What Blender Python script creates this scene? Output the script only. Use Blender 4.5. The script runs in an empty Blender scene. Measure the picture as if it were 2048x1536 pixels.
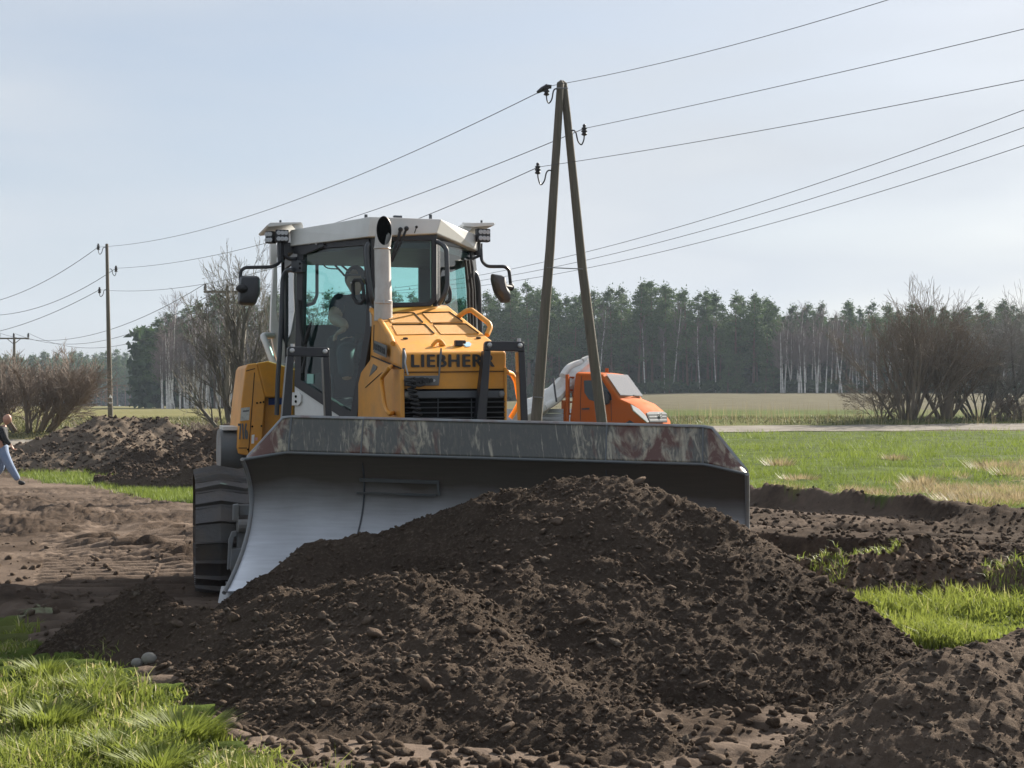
import bpy, bmesh, math, random
import numpy as np
from mathutils import Matrix, Vector
R = math.radians
C = bpy.context.scene.collection
random.seed(7); rng = np.random.default_rng(11)

# ---------------------------------------------------------------- camera, sky, sun, exposure
CAMZ, FX, CX, HY = 1.3, 3077.0, 1024.0, 822.0          # eye height, focal length and horizon (survey units)
cd = bpy.data.cameras.new('camera'); cam = bpy.data.objects.new('camera', cd); C.objects.link(cam)
cam.location = (0, 0, CAMZ); cam.rotation_euler = (R(90), 0, 0)
cd.sensor_width = 36; cd.lens = FX/2048*36; cd.shift_y = (HY-768)/2048
cd.clip_start = .05; cd.clip_end = 6000
bpy.context.scene.camera = cam
SUN_AZ, SUN_EL = 53.0, 29.5                              # degrees, azimuth counted from +X towards +Y
sd = bpy.data.lights.new('sun', 'SUN'); sd.energy = 5.0; sd.angle = R(.5); sd.color = (1, .92, .80)
sun = bpy.data.objects.new('sun', sd); C.objects.link(sun)
sv = Vector((math.cos(R(SUN_AZ))*math.cos(R(SUN_EL)), math.sin(R(SUN_AZ))*math.cos(R(SUN_EL)), math.sin(R(SUN_EL))))
sun.rotation_euler = sv.to_track_quat('Z', 'Y').to_euler()
W = bpy.data.worlds.new('World'); bpy.context.scene.world = W; W.use_nodes = True
nt = W.node_tree; nt.nodes.clear()
def N(nt, t, **k):
    n = nt.nodes.new(t)
    for a, b in k.items(): setattr(n, a, b)
    return n
sky = N(nt, 'ShaderNodeTexSky', sky_type='NISHITA', sun_disc=False, sun_elevation=R(SUN_EL), sun_rotation=R(90-SUN_AZ), air_density=1.0, dust_density=1.6, ozone_density=1.5)
geo = N(nt, 'ShaderNodeTexCoord'); mp = N(nt, 'ShaderNodeMapping'); mp.inputs['Scale'].default_value = (1.2, 1.2, 5.5)
mp.inputs['Rotation'].default_value = (0, R(7), R(20))
nz = N(nt, 'ShaderNodeTexNoise'); nz.inputs['Scale'].default_value = 1.6; nz.inputs['Detail'].default_value = 4; nz.inputs['Roughness'].default_value = .48
rp = N(nt, 'ShaderNodeValToRGB'); rp.color_ramp.elements[0].position = .34; rp.color_ramp.elements[1].position = .62
mx = N(nt, 'ShaderNodeMix', data_type='RGBA'); mr = N(nt, 'ShaderNodeMapRange'); mr.inputs['To Min'].default_value = .60; mr.inputs['To Max'].default_value = 1.0
bg = N(nt, 'ShaderNodeBackground'); bg.inputs['Strength'].default_value = .047; ow = N(nt, 'ShaderNodeOutputWorld')
L = nt.links.new
L(geo.outputs['Generated'], mp.inputs['Vector']); L(mp.outputs[0], nz.inputs['Vector']); L(nz.outputs['Fac'], rp.inputs['Fac'])
L(rp.outputs['Color'], mr.inputs['Value']); L(mr.outputs['Result'], mx.inputs['Factor']); L(sky.outputs[0], mx.inputs['A'])
rc = N(nt, 'ShaderNodeValToRGB'); rc.color_ramp.elements[0].color = (.43, .495, .595, 1); rc.color_ramp.elements[1].color = (.60, .635, .68, 1); rc.color_ramp.elements[0].position = .30; rc.color_ramp.elements[1].position = .66; L(nz.outputs['Fac'], rc.inputs['Fac']); ml = N(nt, 'ShaderNodeVectorMath', operation='SCALE'); ml.inputs['Scale'].default_value = 9.1; L(rc.outputs['Color'], ml.inputs[0]); L(ml.outputs[0], mx.inputs['B']); L(mx.outputs['Result'], bg.inputs['Color']); L(bg.outputs[0], ow.inputs['Surface'])
vs = bpy.context.scene.view_settings
vs.view_transform = 'Standard'; vs.look = 'None'; vs.exposure = 1.45; vs.gamma = 1
cy = bpy.context.scene.cycles; cy.max_bounces = 7; cy.diffuse_bounces = 2; cy.glossy_bounces = 3; cy.transmission_bounces = 4; cy.transparent_max_bounces = 12; cy.volume_bounces = 0
cy.caustics_reflective = False; cy.caustics_refractive = False

# ---------------------------------------------------------------- tagging and mesh helpers
def tag(o, label=None, cat=None, group=None, kind=None):
    for k, v in (('label', label), ('category', cat), ('group', group), ('kind', kind)):
        if v: o[k] = v
    return o
def empty(name, loc=(0, 0, 0), rz=0, **k):
    o = bpy.data.objects.new(name, None); C.objects.link(o); o.location = loc; o.rotation_euler = (0, 0, rz); o.empty_display_size = .2
    return tag(o, **k)
def link(name, me, mat, parent=None, smooth=False, bevel=0):
    if mat: me.materials.append(mat)
    if smooth: me.polygons.foreach_set('use_smooth', np.ones(len(me.polygons), bool))
    o = bpy.data.objects.new(name, me); C.objects.link(o)
    if parent: o.parent = parent
    if bevel:
        b = o.modifiers.new('bevel', 'BEVEL'); b.width = bevel; b.segments = 2; b.limit_method = 'ANGLE'; b.angle_limit = R(35)
    return o
def npmesh(name, V, F):
    """V (n,3), F (m,k) one polygon size, or list of such arrays"""
    if not isinstance(F, list): F = [F]
    F = [np.asarray(f, np.int32) for f in F if len(f)]
    me = bpy.data.meshes.new(name); me.vertices.add(len(V)); me.vertices.foreach_set('co', np.asarray(V, np.float32).ravel())
    nl = sum(f.size for f in F); npoly = sum(len(f) for f in F)
    me.loops.add(nl); me.loops.foreach_set('vertex_index', np.concatenate([f.ravel() for f in F]))
    me.polygons.add(npoly)
    tot = np.concatenate([np.full(len(f), f.shape[1], np.int32) for f in F]); st = np.concatenate([[0], np.cumsum(tot)[:-1]]).astype(np.int32)
    me.polygons.foreach_set('loop_start', st); me.polygons.foreach_set('loop_total', tot)
    me.update(calc_edges=True); return me
def fattr(me, name, vals):
    a = me.attributes.new(name, 'FLOAT', 'POINT'); a.data.foreach_set('value', np.asarray(vals, np.float32).ravel())
class MB:
    def __init__(s): s.v = []; s.f = []
    def add(s, vs, fs):
        n = len(s.v); s.v += [tuple(p) for p in vs]; s.f += [tuple(i+n for i in f) for f in fs]; return s
    def box(s, c, d, rz=0, rx=0, ry=0):
        h = [x/2 for x in d]; M = Matrix.Translation(c) @ Matrix.Rotation(rz, 4, 'Z') @ Matrix.Rotation(ry, 4, 'Y') @ Matrix.Rotation(rx, 4, 'X')
        vs = [M @ Vector((a*h[0], b*h[1], e*h[2])) for a in (-1, 1) for b in (-1, 1) for e in (-1, 1)]
        return s.add(vs, [(0,1,3,2),(4,6,7,5),(0,4,5,1),(2,3,7,6),(0,2,6,4),(1,5,7,3)])
    def prism(s, pts, vec):
        n = len(pts); v = Vector(vec); a = [Vector(p) for p in pts]; b = [p+v for p in a]
        return s.add(a+b, [tuple(range(n)), tuple(range(2*n-1, n-1, -1))] + [(i, n+i, n+(i+1) % n, (i+1) % n) for i in range(n)])
    def ring(s, outer, inner, vec):
        n = len(outer); v = Vector(vec); o = [Vector(p) for p in outer]; i_ = [Vector(p) for p in inner]
        vs = o+i_+[p+v for p in o]+[p+v for p in i_]; fs = []
        for k in range(n):
            j = (k+1) % n
            fs += [(k, j, n+j, n+k), (2*n+k, 3*n+k, 3*n+j, 2*n+j), (k, 2*n+k, 2*n+j, j), (n+k, n+j, 3*n+j, 3*n+k)]
        return s.add(vs, fs)
    def tube(s, pts, r, seg=8, cap=True, close=False):
        P = [Vector(p) for p in pts]; n = len(P); rr = r if hasattr(r, '__len__') else [r]*n; vs = []; up = None
        for i, p in enumerate(P):
            d = (P[min(i+1, n-1)]-P[max(i-1, 0)]).normalized()
            if up is None: up = d.orthogonal().normalized()
            up = (up - d*up.dot(d)); up = up.normalized() if up.length > 1e-6 else d.orthogonal().normalized()
            w = d.cross(up)
            vs += [p + (up*math.cos(2*math.pi*k/seg)+w*math.sin(2*math.pi*k/seg))*rr[i] for k in range(seg)]
        fs = [(i*seg+k, i*seg+(k+1) % seg, (i+1)*seg+(k+1) % seg, (i+1)*seg+k) for i in range(n-1) for k in range(seg)]
        if cap: fs += [tuple(range(seg-1, -1, -1)), tuple((n-1)*seg+k for k in range(seg))]
        return s.add(vs, fs)
    def cyl(s, a, b, r, seg=20, r2=None): return s.tube([a, b], [r, r if r2 is None else r2], seg)
    def lathe(s, c, prof, ax=(0, 0, 1), seg=16):
        a = Vector(ax).normalized(); u = a.orthogonal().normalized(); w = a.cross(u); c = Vector(c); vs = []
        for (r, h) in prof: vs += [c+a*h+(u*math.cos(2*math.pi*k/seg)+w*math.sin(2*math.pi*k/seg))*r for k in range(seg)]
        n = len(prof); fs = [(i*seg+k, i*seg+(k+1) % seg, (i+1)*seg+(k+1) % seg, (i+1)*seg+k) for i in range(n-1) for k in range(seg)]
        return s.add(vs, fs+[tuple(range(seg-1, -1, -1)), tuple((n-1)*seg+k for k in range(seg))])
    def ball(s, c, r, seg=14, rings=9):
        r = r if hasattr(r, '__len__') else (r, r, r); vs = [(c[0], c[1], c[2]-r[2])]
        for i in range(1, rings):
            a = math.pi*i/rings
            vs += [(c[0]+r[0]*math.sin(a)*math.cos(2*math.pi*k/seg), c[1]+r[1]*math.sin(a)*math.sin(2*math.pi*k/seg), c[2]-r[2]*math.cos(a)) for k in range(seg)]
        vs.append((c[0], c[1], c[2]+r[2])); t = len(vs)-1
        fs = [(0, 1+(k+1) % seg, 1+k) for k in range(seg)] + [(1+(i*seg)+k, 1+i*seg+(k+1) % seg, 1+(i+1)*seg+(k+1) % seg, 1+(i+1)*seg+k) for i in range(rings-2) for k in range(seg)]
        fs += [(t, 1+(rings-2)*seg+k, 1+(rings-2)*seg+(k+1) % seg) for k in range(seg)]
        return s.add(vs, fs)
    def islands(s):
        par = list(range(len(s.v)))
        def fd(i):
            while par[i] != i: par[i] = par[par[i]]; i = par[i]
            return i
        for f in s.f:
            for i in f[1:]: par[fd(i)] = fd(f[0])
        g = {}
        for f in s.f: g.setdefault(fd(f[0]), []).append(f)
        out = []
        for fs in g.values():
            ids = sorted({i for f in fs for i in f}); mp_ = {i: k for k, i in enumerate(ids)}; q = MB(); q.v = [s.v[i] for i in ids]; q.f = [tuple(mp_[i] for i in f) for f in fs]; out.append(q)
        return out
    def build(s, name, mat, parent=None, smooth=False, bevel=0, auto=True):
        if name in ('bolt', 'roof_bolt', 'through_bolt', 'front_frame', 'panel_seam', 'blade_rib', 'door_seam', 'wiper', 'cab_side_skirt'):
            parts = s.islands()
            for q in parts[1:]: q._b(name, mat, parent, smooth, bevel)
            return parts[0]._b(name, mat, parent, smooth, bevel)
        return s._b(name, mat, parent, smooth, bevel)
    def _b(s, name, mat, parent=None, smooth=False, bevel=0):
        me = bpy.data.meshes.new(name); me.from_pydata(s.v, [], s.f); me.update()
        bm = bmesh.new(); bm.from_mesh(me); bmesh.ops.recalc_face_normals(bm, faces=bm.faces)
        if smooth:
            for f in bm.faces: f.smooth = True
            for e in bm.edges:
                if len(e.link_faces) == 2 and e.calc_face_angle(0) > R(38): e.smooth = False
        bm.to_mesh(me); bm.free()
        return link(name, me, mat, parent, False, bevel)
def bez(pts, n=6):
    """rounded polyline through the points (Catmull-Rom)"""
    P = [Vector(p) for p in pts]; P = [P[0]*2-P[1]]+P+[P[-1]*2-P[-2]]; out = []
    for i in range(1, len(P)-2):
        for k in range(n):
            t = k/n; a, b, c, d = P[i-1], P[i], P[i+1], P[i+2]
            out.append(.5*((2*b)+(c-a)*t+(2*a-5*b+4*c-d)*t*t+(3*b-a-3*c+d)*t**3))
    return out+[P[-2]]
def fillet(pts, r=.05, n=4):
    P = [Vector(p) for p in pts]; out = [P[0]]
    for i in range(1, len(P)-1):
        a = (P[i-1]-P[i]); b = (P[i+1]-P[i]); q = min(r, a.length*.45, b.length*.45); A = P[i]+a.normalized()*q; B = P[i]+b.normalized()*q
        for k in range(n+1):
            t = k/n; out.append(A*(1-t)**2+P[i]*2*t*(1-t)+B*t*t)
    return out+[P[-1]]

# survey helpers: a direction read from the site photo plus a known plane gives a point of the place
def W3(px, py, Y): return Vector(((px-CX)/FX*Y, Y, CAMZ+(HY-py)/FX*Y))
class Frame:
    def __init__(s, O, th): s.M = Matrix.Translation(O) @ Matrix.Rotation(th, 4, 'Z'); s.I = s.M.inverted(); s.o = s.I @ Vector((0, 0, CAMZ))
    def hit(s, px, py, P, Nn):
        d = (s.I.to_3x3() @ Vector(((px-CX)/FX, 1, (HY-py)/FX))); P = Vector(P); Nn = Vector(Nn)
        return s.o + d*((P-s.o).dot(Nn)/d.dot(Nn))
    def Y(s, px, py, y): return s.hit(px, py, (0, y, 0), (0, 1, 0))
    def X(s, px, py, x): return s.hit(px, py, (x, 0, 0), (1, 0, 0))
    def V(s, px, py, A, B): return s.hit(px, py, (A[0], A[1], 0), (B[1]-A[1], A[0]-B[0], 0))

# ---------------------------------------------------------------- numpy noise
def _h(ix, iy, s):
    n = (ix.astype(np.int64)*374761393 + iy.astype(np.int64)*668265263 + s*1442695041) & 0xffffffff
    n = ((n ^ (n >> 13))*1274126177) & 0xffffffff; n = ((n ^ (n >> 16))*2246822519) & 0xffffffff
    return ((n ^ (n >> 15)) & 0xffffff)/float(0x1000000)
def vn(x, y, s=0):
    ix = np.floor(x); iy = np.floor(y); fx = x-ix; fy = y-iy; ux = fx*fx*(3-2*fx); uy = fy*fy*(3-2*fy)
    a = _h(ix, iy, s); b = _h(ix+1, iy, s); c = _h(ix, iy+1, s); d = _h(ix+1, iy+1, s)
    return (a*(1-ux)+b*ux)*(1-uy)+(c*(1-ux)+d*ux)*uy
def fbm(x, y, s=0, o=4, g=.5):
    t = 0; a = 1; w = 0
    for k in range(o):
        t = t+a*vn(x*2**k+17.3*k, y*2**k-9.1*k, s+k); w += a; a *= g
    return t/w*2-1
def clods(x, y, s=0, dens=.8):
    """rounded lumps: 0 between, up to 1 on top of a lump"""
    ix = np.floor(x); iy = np.floor(y); best = np.zeros_like(x)
    for dx in (-1, 0, 1):
        for dy in (-1, 0, 1):
            cx = ix+dx; cy_ = iy+dy; a = _h(cx, cy_, s); b = _h(cx, cy_, s+1); r = _h(cx, cy_, s+2); k = _h(cx, cy_, s+3)
            rad = .22+.42*r; d2 = ((x-cx-a)**2+(y-cy_-b)**2)/rad**2
            best = np.maximum(best, np.where(k < dens, np.sqrt(np.clip(1-d2, 0, 1))*rad*1.5, 0))
    return best
def sst(a, b, x): t = np.clip((x-a)/(b-a), 0, 1); return t*t*(3-2*t)

# ---------------------------------------------------------------- materials
def newmat(name):
    m = bpy.data.materials.new(name); m.use_nodes = True; m.node_tree.nodes.clear(); t = m.node_tree
    o = N(t, 'ShaderNodeOutputMaterial'); return m, t, o
def paint(name, col, rough=.45, metal=0, dirt=None, dscale=3, damt=.35, bump=0, bscale=40, coat=0, var=.08, stretch=None, spec=.5, lo=.42, hi=.72):
    m, t, o = newmat(name); b = N(t, 'ShaderNodeBsdfPrincipled'); Lk = t.links.new
    b.inputs['Metallic'].default_value = metal; b.inputs['Coat Weight'].default_value = coat; b.inputs['Coat Roughness'].default_value = .12
    b.inputs['Specular IOR Level'].default_value = spec
    tc = N(t, 'ShaderNodeTexCoord'); mp = N(t, 'ShaderNodeMapping'); Lk(tc.outputs['Object'], mp.inputs[0])
    if stretch: mp.inputs['Scale'].default_value = stretch
    n1 = N(t, 'ShaderNodeTexNoise'); n1.inputs['Scale'].default_value = dscale; n1.inputs['Detail'].default_value = 7; n1.inputs['Roughness'].default_value = .65; Lk(mp.outputs[0], n1.inputs['Vector'])
    r = N(t, 'ShaderNodeMapRange'); r.inputs['From Min'].default_value = lo; r.inputs['From Max'].default_value = hi; r.inputs['To Max'].default_value = damt; Lk(n1.outputs['Fac'], r.inputs['Value'])
    mx = N(t, 'ShaderNodeMix', data_type='RGBA'); Lk(r.outputs['Result'], mx.inputs['Factor'])
    mx.inputs['A'].default_value = (*col, 1); mx.inputs['B'].default_value = (*(dirt or [c*.6 for c in col]), 1)
    n2 = N(t, 'ShaderNodeTexNoise'); n2.inputs['Scale'].default_value = dscale*9; n2.inputs['Detail'].default_value = 3; Lk(mp.outputs[0], n2.inputs['Vector'])
    hv = N(t, 'ShaderNodeHueSaturation'); r2 = N(t, 'ShaderNodeMapRange'); r2.inputs['To Min'].default_value = 1-var; r2.inputs['To Max'].default_value = 1+var
    Lk(n2.outputs['Fac'], r2.inputs['Value']); Lk(r2.outputs['Result'], hv.inputs['Value']); Lk(mx.outputs['Result'], hv.inputs['Color']); Lk(hv.outputs[0], b.inputs['Base Color'])
    r3 = N(t, 'ShaderNodeMapRange'); r3.inputs['To Min'].default_value = rough*.85; r3.inputs['To Max'].default_value = min(1, rough*1.2+.1*damt); Lk(n1.outputs['Fac'], r3.inputs['Value']); Lk(r3.outputs['Result'], b.inputs['Roughness'])
    if bump:
        nb = N(t, 'ShaderNodeTexNoise'); nb.inputs['Scale'].default_value = bscale; nb.inputs['Detail'].default_value = 5; Lk(mp.outputs[0], nb.inputs['Vector'])
        bp = N(t, 'ShaderNodeBump'); bp.inputs['Strength'].default_value = bump; bp.inputs['Distance'].default_value = .02; Lk(nb.outputs['Fac'], bp.inputs['Height']); Lk(bp.outputs[0], b.inputs['Normal'])
    Lk(b.outputs[0], o.inputs['Surface']); return m
def soilmat(name, c1, c2, c3, bump=.6, fine=90, wet=.95):
    m, t, o = newmat(name); Lk = t.links.new; b = N(t, 'ShaderNodeBsdfPrincipled'); b.inputs['Roughness'].default_value = wet; b.inputs['Specular IOR Level'].default_value = .02
    tc = N(t, 'ShaderNodeTexCoord')
    def noise(s, d, r=.6):
        n = N(t, 'ShaderNodeTexNoise'); n.inputs['Scale'].default_value = s; n.inputs['Detail'].default_value = d; n.inputs['Roughness'].default_value = r; Lk(tc.outputs['Object'], n.inputs['Vector']); return n
    a = noise(.9, 6); f = noise(fine*.35, 4, .7); rp = N(t, 'ShaderNodeValToRGB'); rp.color_ramp.elements[0].position = .36; rp.color_ramp.elements[1].position = .66
    rp.color_ramp.elements[0].color = (*c1, 1); rp.color_ramp.elements[1].color = (*c2, 1); Lk(a.outputs['Fac'], rp.inputs['Fac'])
    mx = N(t, 'ShaderNodeMix', data_type='RGBA'); r = N(t, 'ShaderNodeMapRange'); r.inputs['From Min'].default_value = .5; r.inputs['From Max'].default_value = .75; r.inputs['To Max'].default_value = .8
    Lk(f.outputs['Fac'], r.inputs['Value']); Lk(r.outputs['Result'], mx.inputs['Factor']); Lk(rp.outputs['Color'], mx.inputs['A']); mx.inputs['B'].default_value = (*c3, 1)
    Lk(mx.outputs['Result'], b.inputs['Base Color'])
    fb = noise(fine, 5, .75); bp = N(t, 'ShaderNodeBump'); bp.inputs['Strength'].default_value = bump; bp.inputs['Distance'].default_value = .03; Lk(fb.outputs['Fac'], bp.inputs['Height']); Lk(bp.outputs[0], b.inputs['Normal'])
    Lk(b.outputs[0], o.inputs['Surface']); return m
def leafmat(name, c1, c2, trans=.35, rough=.6, attr='rnd', c3=None):
    m, t, o = newmat(name); Lk = t.links.new; a = N(t, 'ShaderNodeAttribute', attribute_name=attr); rp = N(t, 'ShaderNodeValToRGB')
    rp.color_ramp.elements[0].color = (*c1, 1); rp.color_ramp.elements[1].color = (*c2, 1); rp.color_ramp.elements[1].position = .85
    if c3: e = rp.color_ramp.elements.new(1.0); e.color = (*c3, 1)
    Lk(a.outputs['Fac'], rp.inputs['Fac'])
    b = N(t, 'ShaderNodeBsdfPrincipled'); b.inputs['Roughness'].default_value = rough; b.inputs['Specular IOR Level'].default_value = .35; Lk(rp.outputs['Color'], b.inputs['Base Color'])
    tr = N(t, 'ShaderNodeBsdfTranslucent'); Lk(rp.outputs['Color'], tr.inputs['Color']); mx = N(t, 'ShaderNodeMixShader'); mx.inputs[0].default_value = trans
    Lk(b.outputs[0], mx.inputs[1]); Lk(tr.outputs[0], mx.inputs[2]); Lk(mx.outputs[0], o.inputs['Surface']); return m
def glassmat(name, tint, refl=.0, ior=1.5):
    m, t, o = newmat(name); Lk = t.links.new; tr = N(t, 'ShaderNodeBsdfTransparent'); tr.inputs['Color'].default_value = (*tint, 1)
    g = N(t, 'ShaderNodeBsdfGlossy'); g.inputs['Roughness'].default_value = .02; fr = N(t, 'ShaderNodeFresnel'); fr.inputs['IOR'].default_value = ior
    ad = N(t, 'ShaderNodeMath', operation='ADD'); ad.inputs[1].default_value = refl; Lk(fr.outputs[0], ad.inputs[0])
    gm = N(t, 'ShaderNodeNewGeometry'); sb = N(t, 'ShaderNodeMath', operation='SUBTRACT'); sb.inputs[0].default_value = 1; Lk(gm.outputs['Backfacing'], sb.inputs[1]); ml = N(t, 'ShaderNodeMath', operation='MULTIPLY'); Lk(ad.outputs[0], ml.inputs[0]); Lk(sb.outputs[0], ml.inputs[1])
    mx = N(t, 'ShaderNodeMixShader'); Lk(ml.outputs[0], mx.inputs[0]); Lk(tr.outputs[0], mx.inputs[1]); Lk(g.outputs[0], mx.inputs[2]); Lk(mx.outputs[0], o.inputs['Surface']); return m
M = {}
M['yellow'] = paint('yellow_paint', (.70, .30, .032), .48, dirt=(.33, .20, .10), damt=.6, dscale=2.8, coat=0, spec=.35, bump=.04, var=.07, lo=.36)
M['yellow_vent'] = paint('perforated_paint', (.58, .27, .045), .5, dirt=(.34, .2, .09), damt=.4, dscale=4, bump=.5, bscale=160)
M['white'] = paint('white_paint', (.62, .62, .60), .4, dirt=(.36, .34, .31), damt=.4, dscale=2.0, coat=.2, var=.03)
M['black'] = paint('black_paint', (.012, .013, .017), .4, dirt=(.05, .045, .04), damt=.35, dscale=5, bump=.03)
M['slate'] = paint('slate_paint', (.035, .042, .052), .38, dirt=(.08, .075, .065), damt=.4, dscale=4)
M['grey'] = paint('grey_paint', (.10, .112, .12), .4, dirt=(.13, .11, .085), damt=.55, dscale=3)
M['lightgrey'] = paint('dusty_grey_steel', (.17, .18, .19), .5, dirt=(.16, .13, .10), damt=.7, dscale=7, bump=.2)
M['shoe'] = paint('track_steel', (.085, .08, .08), .45, metal=.35, dirt=(.12, .095, .075), damt=.85, dscale=5, bump=.3, bscale=25)
M['rubber'] = paint('rubber', (.012, .012, .013), .6)
M['line'] = paint('seam_shadow_gap', (.03, .018, .01), .8)
M['chrome'] = paint('bright_steel', (.42, .42, .42), .35, metal=.6)
M['stainless'] = paint('exhaust_steel', (.42, .40, .37), .42, metal=.55, dirt=(.30, .22, .15), damt=.5, dscale=6, stretch=(1, 1, .4), var=.1)
M['soot'] = paint('soot', (.004, .004, .004), .9, spec=.1)
M['letter'] = paint('black_lettering', (.016, .016, .016), .45)
M['dgrey'] = paint('grey_sticker', (.12, .12, .115), .6)
M['sticker'] = paint('pale_sticker', (.5, .5, .46), .6, dirt=(.25, .25, .23), damt=.8, dscale=30)
M['blue'] = paint('blue_sticker', (.01, .035, .16), .5)
M['lightblue'] = paint('lightblue_sticker', (.32, .5, .62), .5)
M['pink'] = paint('pink_sticker', (.6, .3, .3), .6)
M['lens'] = paint('lamp_lens', (.45, .46, .48), .15, dirt=(.2, .2, .2), dscale=60, damt=.7)
M['hivis'] = paint('handrail_orange', (.85, .33, .03), .4, var=.03)
M['glass'] = glassmat('tinted_glass', (.80, .95, .93), .01)
M['glass_door'] = glassmat('tinted_door_glass', (.78, .93, .92), .015)
M['glass_bright'] = glassmat('sky_reflecting_windscreen', (.35, .42, .42), .30)
M['mirror'] = paint('mirror_shell', (.02, .021, .024), .35)
M['mirror_lit'] = paint('mirror_shell_lit_dusty', (.045, .045, .048), .4, dirt=(.09, .08, .07), damt=.6)  # sunlit tone painted in: lighter copy of the mirror shell, plus some dust
M['seat'] = paint('seat_cloth', (.02, .025, .03), .8)
M['shirt'] = paint('dark_shirt', (.018, .026, .036), .85, bump=.2)
M['skin'] = paint('skin', (.42, .22, .15), .5, damt=.15)
M['jeans'] = paint('jeans', (.16, .22, .34), .85, dirt=(.26, .30, .38), damt=.7, dscale=8, bump=.3)
M['jacket'] = paint('black_jacket', (.01, .01, .012), .8, bump=.3)
M['wood'] = paint('weathered_pole', (.115, .095, .07), .8, dirt=(.05, .05, .035), damt=.8, dscale=1.5, stretch=(12, 12, .5), bump=.5, bscale=30, var=.2)
M['orange'] = paint('orange_truck_paint', (.44, .092, .010), .75, dirt=(.30, .10, .04), damt=.25, coat=.0, spec=.06)
M['alu'] = paint('aluminium_side', (.42, .45, .48), .4, metal=.4, dirt=(.3, .3, .3), damt=.5)
M['fabric'] = paint('white_fleece', (.66, .65, .62), .9, dirt=(.4, .38, .36), damt=.5, bump=.4, bscale=12)
M['porcelain'] = paint('dark_porcelain', (.012, .009, .009), .25)
M['wirem'] = paint('wire', (.03, .03, .03), .5)
M['signw'] = paint('white_plate', (.7, .7, .7), .5)
# ================================================================ terrain
ZL = ([0, 3, 12, 20, 35, 42, 48, 52, 56, 75, 150, 300, 500, 1500, 4000], [-.12, -.12, -.12, -.25, -.38, -.1, .19, .235, .52, .86, 1.3, 1.98, 2.9, 6, 10])
ZR = ([0, 3, 18, 22, 40, 60, 65, 71, 76, 80, 100, 130, 250, 300, 600, 1500, 4000], [.13, .13, .13, .13, .2, .35, .455, .63, .88, .96, 1.3, 1.81, 4.3, 4.8, 7, 12, 20])
def seg(x, y, ax, ay, bx, by):
    """signed distance (positive beyond) and parameter along the line a-b"""
    dx, dy = bx-ax, by-ay; l = math.hypot(dx, dy); t = ((x-ax)*dx+(y-ay)*dy)/l/l
    return (-(x-ax)*dy+(y-ay)*dx)/l, t
BERMS = ((-2.9, 14.8, -13.5, 31, .5, .12), (-2.6, 10.3, -7, 14.2, .6, .10), (-2.4, 16.5, -9, 27.5, .35, .09))
LANES = ((-3.3, 10.8, -3.9, 15.5, .40), (-5.2, 13.5, -6.6, 19, .40), (-2.6, 12, -5.2, 26, .42), (-4.4, 11, -9.5, 27, .42), (-3.4, 11.5, -8, 30, .36), (-6, 13, -12.6, 24, .4), (-3.0, 14, -4.6, 24, .4))
def lanes(x, y):
    """crawler prints: pressed-in strength and cleat wave"""
    m = np.zeros_like(x); qq = np.zeros_like(x)
    for (ax, ay, bx, by, w) in LANES:
        d, tt = seg(x, y, ax, ay, bx, by); d = d+.25*fbm(x*.3, y*.3, 12, 2); L_ = math.hypot(bx-ax, by-ay)
        wm = sst(w, w-.08, np.abs(d))*sst(.22, .42, vn(x*.6, y*.6, 77)+.25*(vn(x*4, y*4, 78)-.5)); q = np.sin(tt*L_/.30*2*math.pi+2.0*vn(x*.7, y*.7, 4)); k = wm > m; m = np.where(k, wm, m); qq = np.where(k, q, qq)
    return m, qq
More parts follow.
